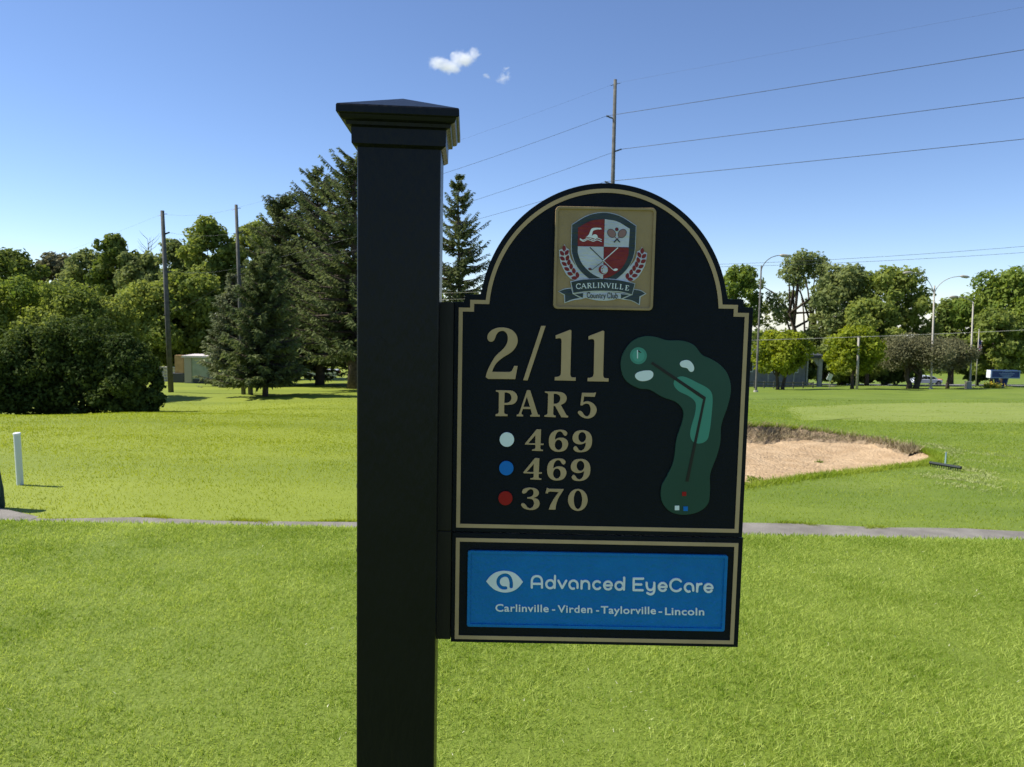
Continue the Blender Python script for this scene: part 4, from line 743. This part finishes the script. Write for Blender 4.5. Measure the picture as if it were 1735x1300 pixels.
P1 = upole(g1, t1_, .155, 'utility pole nearest the dark shrubs at the left', [(.87, .42), (.66, .42), (.42, -.2)])
P2 = upole(g2, t2_, .125, 'utility pole paired with a short stub pole left of the dark spruces', [(.85, .4), (.67, .42), (.62, -.2)])
g3 = at(425, 672, 49); g3[2] = float(Hbase(g3[0], 49)); t3_ = at(421, 585, 49); root = thing('stub_pole', 'short grey stub pole standing against the second utility pole', 'pole', tuple(g3)); b = MB(); b.tube([g3 - (0, 0, .3), t3_], [.16, .14], 12); b.build('pole', M['pole'], root, smooth_=True)
b = MB()
for q in (.7,): p = g3 * (1 - q) + t3_ * q; b.tube([p - (.25, 0, 0), p + (.15, 0, 0)], [.012, .012], 5)
b.build('strap', M['steel'], root)
gR = np.array([50.0, 12.0, float(Hbase(50, 12))]); tR = np.array([50, 12, tC[2] + .4]); HR = tR[2] - gR[2]
R_ = upole(gR, tR, .14, 'utility pole out of view at the right carrying the wires', [(1 - 1.95 / HR, -.46), (1 - 3.75 / HR, .42), (1 - 5.55 / HR, -.46)])
def wire(p, q, sag, label, r=.011, group='overhead wires', m='wire', n=28, name='power_line'):
    pts_ = [p + (q - p) * t - np.array([0, 0, 4 * sag * t * (1 - t)]) for t in np.linspace(0, 1, n)]; b = MB(); b.tube(pts_, r, 5); return tag(b.build(name, M[m], None, smooth_=True), label, 'wire', group)
GWR = 'wires from the tall pole to the right'
for k, (lb, r) in enumerate((('thin topmost wire running right from the tall pole top', .003), ('upper thick wire running right from the tall pole', .014), ('middle thick wire running right from the tall pole', .014), ('lowest thick wire running right from the tall pole', .014))):
    wire(C_[k], R_[k], .16 if k else .05, lb, r, GWR)
for k, (lb, r) in enumerate((('thin topmost wire running left from the tall pole top', .003), ('upper wire running left from the tall pole behind the post cap', .009), ('middle wire running left from the tall pole past the spruce tip', .009), ('lowest wire running left from the tall pole behind the spruce', .009))):
    wire(C_[k], P2[k], .35, lb, r, 'wires from the tall pole to the left')
for k, lb in enumerate(('thin wire joining the tops of the two left poles', 'upper wire between the two left poles', 'middle wire between the two left poles', 'lower wire between the two left poles')):
    wire(P2[k], P1[k], .25, lb, .004 if k == 0 else .006, 'wires between the left poles')
wire(P1[0], at(-60, 480, 70), .3, 'faint wire running down left from the near left pole top', .003)
wire(at(1180, 449, 60), at(1900, 403, 48), .25, 'upper of two thin wires above the right-hand trees', .011, 'thin wires above the right-hand trees'); wire(at(1180, 453, 60), at(1900, 416, 48), .22, 'lower of two thin wires above the right-hand trees', .011, 'thin wires above the right-hand trees')
wire(at(1180, 579, 52), at(1900, 551, 52), .12, 'pale cable crossing in front of the right-hand trees', .016, m='concrete'); wire(at(745, 497, 48), at(1200, 474, 48), .1, 'pale cable in front of the pointed spruce beside the post', .012, m='metal'); wire(at(745, 508, 48), at(1200, 486, 48), .1, 'lower pale cable just above the bracket board', .012, m='metal')
def lamp(px_b, py_b, px_t, py_t, d, label, arms, r=.085, m='metal'):
    g, t = zpole(px_b, py_b, d, px_t, py_t); root = thing('street_lamp', label, 'street lamp', tuple(g), 'street lamps on the right'); b = MB(); b.tube([g - (0, 0, .2), g + (0, 0, .3), t], [r * 1.3, r * 1.1, r * .7], 10); b.build('pole', M[m], root, smooth_=True)
    b = MB(); b.tube([g - (0, 0, .1), g + (0, 0, .12)], [r * 2.4, r * 2.2], 10); b.build('base_plate', M['concrete'], root)
    for ex, ey, s0 in arms:
        e = at(ex, ey, d); p0 = t + (g - t) * s0; A_ = e - p0; pts_ = [p0 + np.array([A_[0] * (1 - math.cos(q)), 0, A_[2] * math.sin(q)]) for q in np.linspace(0, math.pi / 2, 14)]
        b = MB(); b.tube(pts_, .028, 7); ar = b.build('arm', M[m], root, smooth_=True); sg = np.sign(A_[0]); b = MB(); b.tube([e - (sg * .05, 0, -.02), e + (sg * .15, 0, 0), e + (sg * .5, 0, -.04), e + (sg * .75, 0, -.05)], [.05, .12, .13, .04], 10); b.build('lamp_head', M['metal'], ar, smooth_=True)
lamp(1577, 658, 1583.5, 484, 66, 'double-armed street lamp in front of the grey-brown trees', [(1628, 468.5, .1), (1545, 462, .15)])
lamp(1643, 656, 1649, 512, 70, 'single-armed street lamp beside the flagpole', [(1622, 503, .04)])
lamp(1281, 658, 1290, 450, 56, 'street lamp on a thin wooden pole right of the arched panel', [(1322, 433, .06)], .075, 'pole')
# thin post, utility box, flagpole, porch pillar, tilted sign, hydrant flowers
def simple(name, label, cat, parts, loc, group=None):
    root = thing(name, label, cat, tuple(loc), group)
    for nm, b, m, kw in parts: b.build(nm, M[m], root, **kw)
    return root
g, t = zpole(1452, 656, 62, 1455, 570); b = MB(); b.tube([g - (0, 0, .2), t], [.10, .085], 10); c2 = MB(); c2.tube([t - (0, 0, .05), t + (0, 0, .02)], [.12, .12], 10)
simple('thin_post', 'bare thin grey post in front of a lime-topped tree', 'post', [('pole', b, 'metal', dict(smooth_=True)), ('cap', c2, 'steel', {})], g)
g = at(1640, 656, 69); g[2] = float(Hbase(g[0], 69)); b = MB(); b.box(g + (0, 0, .3), (.42, .4, .62)); c2 = MB(); c2.box(g + (0, 0, .64), (.47, .45, .06))
simple('utility_box', 'grey utility box at the foot of the single-armed street lamp', 'utility box', [('cabinet', b, 'metal', dict(bevel=.02)), ('lid', c2, 'metal', {})], g)
g, t = zpole(1653.5, 650, 78, 1659, 560); fl = MB(); fx = at(1658, 574, 78)
for k in range(9):
    pass
nU, nV = 10, 12; V = [(fx[0] - .02 + .05 + .34 * (i_ / 9) + .06 * math.sin(j_ * .9 + i_), 78 - .1 * math.sin(i_ * 1.6 + j_ * .3), fx[2] - 1.15 * j_ / 11 - .25 * (i_ / 9)) for j_ in range(nV) for i_ in range(nU)]
fl.add(V, []); 
for j_ in range(nV - 1):
    for i_ in range(nU - 1):
        fl.f.append((j_ * nU + i_, j_ * nU + i_ + 1, (j_ + 1) * nU + i_ + 1, (j_ + 1) * nU + i_)); fl.m.append(2 if (j_ < 5 and i_ < 5) else (i_ + j_) % 2)
b = MB(); b.tube([g - (0, 0, .2), t], [.06, .04], 8); c2 = MB(); c2.tube([t, t + (0, 0, .06), t + (0, 0, .12)], [.03, .08, .02], 8)
root = simple('flagpole', 'flagpole with a limp red, white and blue flag in front of drooping trees', 'flagpole', [('pole', b, 'metal', dict(smooth_=True)), ('finial', c2, 'metal', dict(smooth_=True))], g); fl.build('flag', [M['red'], M['plainwhite'], M['signblue']], root, smooth_=True)
# grey building with porch
d = 78; zg = float(Hbase(at(1330, 650, d)[0], d)); bx = lambda px: at(px, 620, d)[0]; bz = lambda py: at(1330, py, d)[2]
root = thing('house', 'low grey building with a pillared porch behind the round lime-topped tree', 'building', (bx(1310), d, zg)); b = MB(); b.box(((bx(1215) + bx(1372)) / 2, d + 4, (bz(598) + zg) / 2 - .1), (bx(1372) - bx(1215), 6, bz(598) - zg + .2)); wl = b.build('wall', M['wall'], root)
b = MB(); x0_, x1_ = bx(1205), bx(1388); y0_, y1_ = d - 1.2, d + 8; zr0, zr1 = bz(600), bz(588); b.add([(x0_, y0_, zr0), (x1_, y0_, zr0), (x1_, y1_, zr0), (x0_, y1_, zr0), (x0_ + 1.5, (y0_ + y1_) / 2, zr1), (x1_ - 1.5, (y0_ + y1_) / 2, zr1), (x0_, y0_, zr0 - .3), (x1_, y0_, zr0 - .3), (x1_, y1_, zr0 - .3), (x0_, y1_, zr0 - .3)], [(0, 1, 5, 4), (1, 2, 5), (2, 3, 4, 5), (3, 0, 4), (6, 7, 1, 0), (7, 8, 2, 1), (8, 9, 3, 2), (9, 6, 0, 3), (9, 8, 7, 6)]); b.build('roof', M['darkwall'], root)
for px_, w__ in ((1384, .36), (1363, .14), (1341, .14), (1298, .14)):
    b = MB(); xx = bx(px_); b.box((xx, d - .8, (zr0 - .3 + zg) / 2), (w__, w__, zr0 - .3 - zg)); b.box((xx, d - .8, zg + .1), (w__ * 1.3, w__ * 1.3, .25)); b.box((xx, d - .8, zr0 - .42), (w__ * 1.3, w__ * 1.3, .2))
    if px_ == 1384: b.add([(xx - .18, d - .9, zr0 - .3), (xx - .9, d - .9, zr0 - .3), (xx - .18, d - .9, zr0 - 1.2), (xx - .18, d - .7, zr0 - .3), (xx - .9, d - .7, zr0 - .3), (xx - .18, d - .7, zr0 - 1.2)], [(0, 1, 2), (3, 5, 4), (0, 3, 4, 1), (1, 4, 5, 2), (2, 5, 3, 0)])
    b.build('porch_pillar', M['wall'], root)
for px_ in (1235, 1272, 1318, 1350):
    f = MB(); f.box((bx(px_), d + .99, bz(622)), (1.1, .1, 1.3)); fr_ = f.build('window', M['plainwhite'], root); f = MB(); f.box((bx(px_), d + .93, bz(622)), (.9, .06, 1.1)); f.build('pane', M['glass'], fr_)
# low fence in front of the porch
d = 70; root = None; b = MB(); xa, xb = at(1262, 650, d)[0], at(1378, 650, d)[0]; zf = float(Hbase((xa + xb) / 2, d)); root = thing('fence', 'low brownish rail fence under the lime-topped tree', 'fence', (xa, d, zf))
for k in range(2): b.box(((xa + xb) / 2, d, zf + .28 + .27 * k), (xb - xa, .05, .12))
b.build('rail', M['pole'], root)
for x_ in np.linspace(xa, xb, 8): b = MB(); b.box((x_, d + .06, zf + .32), (.1, .08, .7)); b.build('post', M['pole'], root)
# tilted white sign
g = at(1406, 650, 66); g[2] = float(Hbase(g[0], 66)); b = MB(); ca, sa = math.cos(.38), math.sin(.38); Rm = [[ca, 0, sa], [0, 1, 0], [-sa, 0, ca]]
c0 = at(1406, 639, 66); b.box(c0 - np.array([.11, 0, 0]) @ np.array(Rm).T, (.19, .03, .58), Rm); b.box(c0 + np.array([.11, 0, 0]) @ np.array(Rm).T, (.19, .03, .58), Rm); p_ = MB(); p_.tube([g - (.02, -.02, .1), c0 + (0, .03, 0)], [.02, .02], 6); s_r = thing('yard_sign', 'small white tilted yard sign on the grass right of the porch pillar', 'sign', tuple(g)); b.build('board', M['plainwhite'], s_r); p_.build('stake', M['metal'], s_r)
# blue cabinet sign
d = 73; c0 = at(1700, 634, d); pxm = d / F; zg = float(Hbase(c0[0], d)); ang = .03; ca, sa = math.cos(ang), math.sin(ang); Rm = np.array([[ca, -sa, 0], [sa, ca, 0], [0, 0, 1]])
root = thing('cabinet_sign', 'dark blue cabinet sign with pale end and crest on two broad legs', 'sign', (c0[0], d, zg)); wdt, hgt, dep = 50 * pxm, 13.5 * pxm, .62
b = MB(); b.box(c0, (wdt, dep, hgt), Rm); cabn = b.build('cabinet', [M['signblue']], root, bevel=.03); b = MB(); q_ = lambda x, y, z: c0 + Rm @ np.array([x, y, z])
b.box(q_(-wdt / 2 - .02, 0, 0), (.05, dep * .96, hgt * .96), Rm); b.build('sunlit_end', M['plainwhite'], root)  # sunlight on the left end put into its white colour
b = MB()
for z in (-hgt / 2 + .05, hgt / 2 - .05): b.box(q_(0, -dep / 2 - .02, z), (wdt, .05, .1), Rm)
for x in (-wdt / 2 + .05, wdt / 2 - .05): b.box(q_(x, -dep / 2 - .022, 0), (.1, .05, hgt - .2), Rm)
b.build('frame', M['frame'], cabn); b = MB()
for a0_, w__, z in ((0, .5, .26), (0, 1.5, .08), (0, 1.25, -.06), (0, .9, -.18), (0, .45, -.28)): b.box(q_(a0_ + .1, -dep / 2 - .02, z), (w__, .03, .07), Rm)
b.tube([q_(.1 + .42 * math.cos(k), -dep / 2 - .02, .1 + .3 * math.sin(k)) for k in np.linspace(0, math.pi, 9)], .03, 5); b.build('crest', M['frame'], cabn)
for x, s_ in ((-wdt / 2 + .75, .25), (wdt / 2 - 1.1, -.2)):
    b = MB(); p1_, p2_ = q_(x, 0, -hgt / 2 + .02), q_(x + s_, 0, 0); p2_[2] = zg - .1; b.tube([p1_, p2_], [.26, .22], 4); b.build('leg', M['signblue'], root)
# yellow flowers
g = at(1681, 648, 72); g[2] = float(Hbase(g[0], 72)); root = thing('flower_bed', 'small clump of yellow flowers left of the blue cabinet sign', 'flowers', tuple(g)); n = 500
P = g + rng.normal(size=(n, 3)) * [.45, .3, .12] + [0, 0, .3]; leafmesh('foliage', g + rng.normal(size=(n, 3)) * [.5, .3, .14] + [0, 0, .15], unit(n), .08, LM['mid'], root); tag(leafmesh('bloom', P[:260], unit(260), .07, M['yellow'], root), kind='stuff')
# vehicles
def vehicle(name, label, px_c, py_base, d, length, kind, col, yaw=0.0, cat='car'):
    p = at(px_c, py_base, d); zg = float(Hbase(p[0], d)) + .02; ca, sa = math.cos(yaw), math.sin(yaw); T = lambda x, y, z: (p[0] + x * ca - y * sa, d + x * sa + y * ca, zg + z); root = thing(name, label, cat, (p[0], d, zg)); k = length / 5.4
    if kind == 'pickup': body = [(-2.7, .45), (2.65, .45), (2.7, .75), (2.7, 1.12), (.75, 1.15), (.7, 1.12), (-.95, 1.12), (-1.1, 1.12), (-2.55, 1.02), (-2.7, .8)]; cab = [(-1.3, 1.10), (.80, 1.10), (.68, 1.78), (.45, 1.86), (-.35, 1.86), (-.6, 1.8)]; win = [[(-1.08, 1.16), (-.62, 1.72), (-.3, 1.76), (-.3, 1.16)], [(-.2, 1.16), (-.2, 1.76), (.55, 1.74), (.66, 1.16)]]
    else: body = [(-2.3, .35), (2.25, .35), (2.35, .7), (2.2, .95), (1.2, .98), (-1.3, .95), (-2.2, .85), (-2.35, .6)]; cab = [(-1.4, .94), (1.75, .94), (1.1, 1.42), (.6, 1.48), (-.4, 1.48), (-.7, 1.42)]; win = [[(-1.1, .98), (-.62, 1.38), (-.1, 1.4), (-.1, .98)], [(0, .98), (0, 1.4), (.95, 1.36), (1.4, .98)]]
    b = MB(); b.prism(body, -.95, .95, lambda u, v, w: T(u * k, w, v * k)); bo = b.build('body', M[col], root, bevel=.05); b = MB(); b.prism(cab, -.8, .8, lambda u, v, w: T(u * k, w, v * k)); b.build('cab', M[col], root, bevel=.05)
    for W_ in win: b = MB(); b.prism(W_, -.83, .83, lambda u, v, w: T(u * k, w, v * k)); b.build('window', M['glass'], root)
    for x in (-1.75, 1.7):
        for y in (-.82, .82):
            b = MB(); b.tube([T(x * k, y - .13, .38 * k), T(x * k, y + .13, .38 * k)], .40 * k, 18); w_o = b.build('wheel', M['tyre'], root); b = MB(); b.tube([T(x * k, y + math.copysign(.10, y), .38 * k), T(x * k, y + math.copysign(.15, y), .38 * k)], .22 * k, 12); b.build('rim', M['metal'], w_o)
    b = MB(); b.box(T(2.71 * k if kind == 'pickup' else 2.3 * k, 0, .85 * k), (.06, 1.7, .22)); b.build('tail_light', M['red'], root)
    return root
vehicle('pickup_truck', 'white pickup parked behind the spruces left of the black post', 530, 645, 78, 5.2, 'pickup', 'carwhite', .06, 'pickup')
vehicle('parked_car', 'white car glimpsed between trunks left of the double street lamp', 1566, 644, 100, 4.4, 'car', 'carwhite')
# shed, tan panel, trailer, stone wall
d = 66; zg = float(Hbase(at(330, 650, d)[0], d)); q0, q1 = at(313, 650, d), at(352, 650, d); zt_ = at(330, 606, d)[2]; root = thing('shed', 'small pale green metal shed with a white roof edge beside the spruce', 'shed', tuple(q0))
b = MB(); b.box(((q0[0] + q1[0]) / 2, d + 1.2, (zt_ + zg) / 2), (q1[0] - q0[0], 2.4, zt_ - zg)); b.build('wall', M['shed'], root); b = MB(); b.box(((q0[0] + q1[0]) / 2, d + 1.2, zt_ + .08), (q1[0] - q0[0] + .3, 2.8, .16)); b.build('roof', M['roof'], root)
b = MB(); b.box((q0[0] + .32, d - .03, (zt_ + zg) / 2), (.62, .05, zt_ - zg - .1)); b.build('door', M['metal'], root); b = MB(); b.box(((q0[0] + q1[0]) / 2 + .35, d - .02, zg + .2), (q1[0] - q0[0] - .75, .04, .35)); b.build('skirt', M['darkwall'], root)
d = 69; q0 = at(299, 650, d); zg = float(Hbase(q0[0], d)); root = thing('plywood_stack', 'tan upright plywood panel on a dark base left of the shed', 'panel', (q0[0], d, zg)); z0_, z1_ = at(305, 632, d)[2], at(305, 602, d)[2]
b = MB(); b.box((q0[0] + .35, d, (z0_ + z1_) / 2), (.72, .5, z1_ - z0_)); b.build('panel', M['tan'], root); b = MB(); b.box((q0[0] + .2, d, (z0_ + zg) / 2), (1.2, .8, z0_ - zg)); b.build('base', M['darkwall'], root, bevel=.04)
d = 72; xa, xb = at(255, 650, d)[0], at(300, 650, d)[0]; zg = float(Hbase(xa, d)); root = thing('low_wall', 'low pale stone wall behind the near left utility pole', 'wall', (xa, d, zg)); rng_ = random.Random(3)
b = MB()
for c_ in range(5):
    x = xa
    while x < xb: w__ = rng_.uniform(.3, .6); b.box((x + w__ / 2, d + rng_.uniform(-.03, .03), zg + .15 + c_ * .28), (w__ - .04, .3, .24)); x += w__
b.build('masonry', M['concrete'], root, bevel=.02)
b = MB(); b.box(((xa + xb) / 2, d, zg + 1.48), (xb - xa + .2, .4, .1)); b.build('coping', M['concrete'], root)
# stake, rake, golf bag, weeds
g = G(34.5, 822); tp_ = at(28.5, 735, g[1] - .05); root = thing('white_stake', 'white pipe stake standing in the grass above the gravel path', 'stake', tuple(g)); b = MB(); b.tube([g - (0, 0, .1), tp_], .052, 20); b.build('pipe', M['pvc'], root, smooth_=False); ax = (tp_ - g) / np.linalg.norm(tp_ - g); b = MB(); b.tube([tp_ - ax * .02, tp_ + ax * .008, tp_ + ax * .014], [.057, .057, .05], 20); b.build('cap', M['plainwhite'], root)
a_, b_ = G(1575, 791), G(1628, 800); mid = (a_ + b_) / 2; root = thing('bunker_rake', 'bunker rake lying at the right tip of the sand', 'rake', tuple(mid)); b = MB(); dv = (b_ - a_) / np.linalg.norm(b_ - a_)
b.tube([a_ + (0, 0, .09), b_ + (0, 0, .09)], .035, 6)
for k in np.linspace(.03, .97, 14): p_ = a_ * (1 - k) + b_ * k; b.tube([p_ + (0, 0, .08), p_ + (0, 0, .01)], [.014, .006], 4)
b.build('rake_head', M['rubber'], root); b = MB(); m_ = mid + (0, 0, .10); hd = G(1601, 786); hv = np.array([mid[0], mid[1], 0]) / np.hypot(mid[0], mid[1]); b.tube([m_, m_ + hv * .5 + (0, 0, .04), m_ + hv * 1.35 + (0, 0, .06)], .017, 8); b.build('handle', M['hosegreen'], root, smooth_=True)
g = G(-14, 862); root = thing('golf_bag', 'dark green bag standing at the left picture edge beside the path', 'golf bag', tuple(g)); b = MB(); rot_ = lambda a, r, z: g + np.array([math.cos(a) * r - .10 * (z - .3), math.sin(a) * r * .8, z])
prof_ = [(0.0, .13), (.03, .15), (.30, .16), (.34, .155), (.62, .145), (.80, .14), (.84, .15), (.86, .12)]; Vv = [rot_(2 * math.pi * k / 20, r, z) for z, r in prof_ for k in range(20)]; b.add(Vv, [(i_ * 20 + k, i_ * 20 + (k + 1) % 20, (i_ + 1) * 20 + (k + 1) % 20, (i_ + 1) * 20 + k) for i_ in range(len(prof_) - 1) for k in range(20)] + [tuple(range(20))[::-1], tuple(7 * 20 + k for k in range(20))]); b.build('body', mat('bag_cloth', (.012, .035, .033), .8), root, smooth_=True)
b = MB(); b.box(g + (.12, -.1, .34), (.12, .12, .34)); b.build('pocket', mat('bag_pocket', (.02, .05, .045), .8), root, bevel=.03); b = MB(); b.tube([g + (.05, -.1, .62), g + (.17, -.12, .2), g + (.19, -.14, .0)], .012, 6); b.build('leg', M['metal'], root)
b = MB(); b.tube([g + (-.06, 0, .8), g + (-.2, 0, 1.05)], .008, 5); b.box(g + (-.21, 0, 1.06), (.1, .04, .05)); b.build('club', M['metal'], root)
for px_, py_, s_, lb in ((1278, 812, .22, 'small green weed on the sand at the sign edge'), (1389, 764, .14, 'small green weed in the middle of the sand'), (1524, 783, .14, 'small green weed near the right tip of the sand')):
    g = G(px_, py_); g[2] = float(Hbase(g[0], g[1])) - float(sanddep(g[0:1], g[1:2], sdist(g[0:1], g[1:2]))[0]); root = None; n = 60
    P = g + rng.normal(size=(n, 3)) * [s_ * .35, s_ * .35, .03] + [0, 0, .06]; o = leafmesh('weed', P, unit(n), s_ * .22, LM['mid'], None, .35); tag(o, lb, 'plant', 'weeds growing in the sand')
dp = np.concatenate([G(*p)[None] for p in ((1560, 752), (1590, 758), (1620, 770), (1645, 785), (1655, 805), (1640, 822), (1615, 812), (1630, 795), (1690, 775))])
k = rng.integers(0, 9, 9000); x = dp[k, 0] + rng.normal(0, .28, 9000); y = dp[k, 1] + rng.normal(0, .45, 9000); kk = (sdist(x, y) < -.1) & (vnoise(x, y, 51, 2.2) > -.12); x, y = x[kk], y[kk]
o = blades('dry_grass', x, y, .035, .014, M['dry'], 2.2); tag(o, 'dry pale worn grass beside the rake at the bunker tip', 'grass')
R_all = np.concatenate(rows_[1:8]); k = rng.integers(0, len(R_all), 9000); P = R_all[k] + rng.normal(0, .03, (9000, 3)); o = blades('lip_roots', P[:, 0], P[:, 1], .13, .016, M['root'], 1.6, hf=lambda a, b: P[:, 2]); tag(o, 'brown roots and dead grass hanging on the eroded bunker lip', 'roots')
# pale straw flecks put in as bright sparkles on the grass
x, y = scatter(1800, 2.2, 5.7); o = blades('sparkle_flecks', x, y, .011, .005, M['straw'], 2.6); tag(o, 'pale straw flecks put in as sparkles over the mown tee grass', 'grass')
# ------------------------------------------------------------------ small clouds
def cloud(name, label, blobs, dens, seed):
    d = 2600; mb = bpy.data.materials.new(name); mb.use_nodes = True; n = mb.node_tree.nodes; l = mb.node_tree.links; n.remove(n['Principled BSDF'])
    vol = n.new('ShaderNodeVolumePrincipled'); vol.inputs['Color'].default_value = (.95, .95, 1, 1); vol.inputs['Anisotropy'].default_value = .2
    geo = n.new('ShaderNodeNewGeometry'); tot = None; P0 = [at(px, py, d) for px, py, rx, ry in blobs]
    warp = n.new('ShaderNodeTexNoise'); warp.inputs['Scale'].default_value = .03; warp.inputs['Detail'].default_value = 6; warp.inputs['Roughness'].default_value = .62; l.new(geo.outputs['Position'], warp.inputs['Vector'])
    sb = n.new('ShaderNodeVectorMath'); sb.operation = 'MULTIPLY_ADD'; l.new(warp.outputs['Color'], sb.inputs[0]); sb.inputs[1].default_value = (58, 58, 58); l.new(geo.outputs['Position'], sb.inputs[2])
    for P, (px, py, rx, ry) in zip(P0, blobs):
        s = n.new('ShaderNodeVectorMath'); s.operation = 'SUBTRACT'; l.new(sb.outputs[0], s.inputs[0]); s.inputs[1].default_value = tuple(P + 29)
        q = n.new('ShaderNodeVectorMath'); q.operation = 'MULTIPLY'; l.new(s.outputs[0], q.inputs[0]); k = d / F; q.inputs[1].default_value = (1 / (rx * k), 1 / (rx * k), 1 / (ry * k))
        ln = n.new('ShaderNodeVectorMath'); ln.operation = 'LENGTH'; l.new(q.outputs[0], ln.inputs[0])
        mr = n.new('ShaderNodeMapRange'); mr.inputs[1].default_value = .2; mr.inputs[2].default_value = 1; mr.inputs[3].default_value = 1; mr.inputs[4].default_value = 0; l.new(ln.outputs['Value'], mr.inputs[0])
        if tot is None: tot = mr.outputs[0]
        else: a = n.new('ShaderNodeMath'); a.operation = 'MAXIMUM'; l.new(tot, a.inputs[0]); l.new(mr.outputs[0], a.inputs[1]); tot = a.outputs[0]
    dn = n.new('ShaderNodeMath'); dn.operation = 'MULTIPLY'; l.new(tot, dn.inputs[0]); dn.inputs[1].default_value = dens; l.new(dn.outputs[0], vol.inputs['Density']); l.new(vol.outputs[0], n['Material Output'].inputs['Volume'])
    k = d / F; lo = np.min([P - np.array([b_[2], b_[2], b_[3]]) * k * 1.25 for P, b_ in zip(P0, blobs)], 0); hi = np.max([P + np.array([b_[2], b_[2], b_[3]]) * k * 1.25 for P, b_ in zip(P0, blobs)], 0)
    b = MB(); b.box((lo + hi) / 2, hi - lo); return tag(b.build(name, mb), label, 'cloud', 'small white clouds', kind='stuff')
cloud('cloud', 'small bright white cloud left of centre in the sky', [(745, 108, 20, 9), (760, 114, 22, 9), (785, 101, 22, 11), (803, 92, 10, 8), (773, 92, 9, 7)], .055, 1)
cloud('cloud', 'tiny faint cloud wisps right of the bright cloud', [(853, 134, 12, 5), (861, 127, 4, 9), (824, 129, 7, 4), (856, 115, 7, 2)], .03, 2)
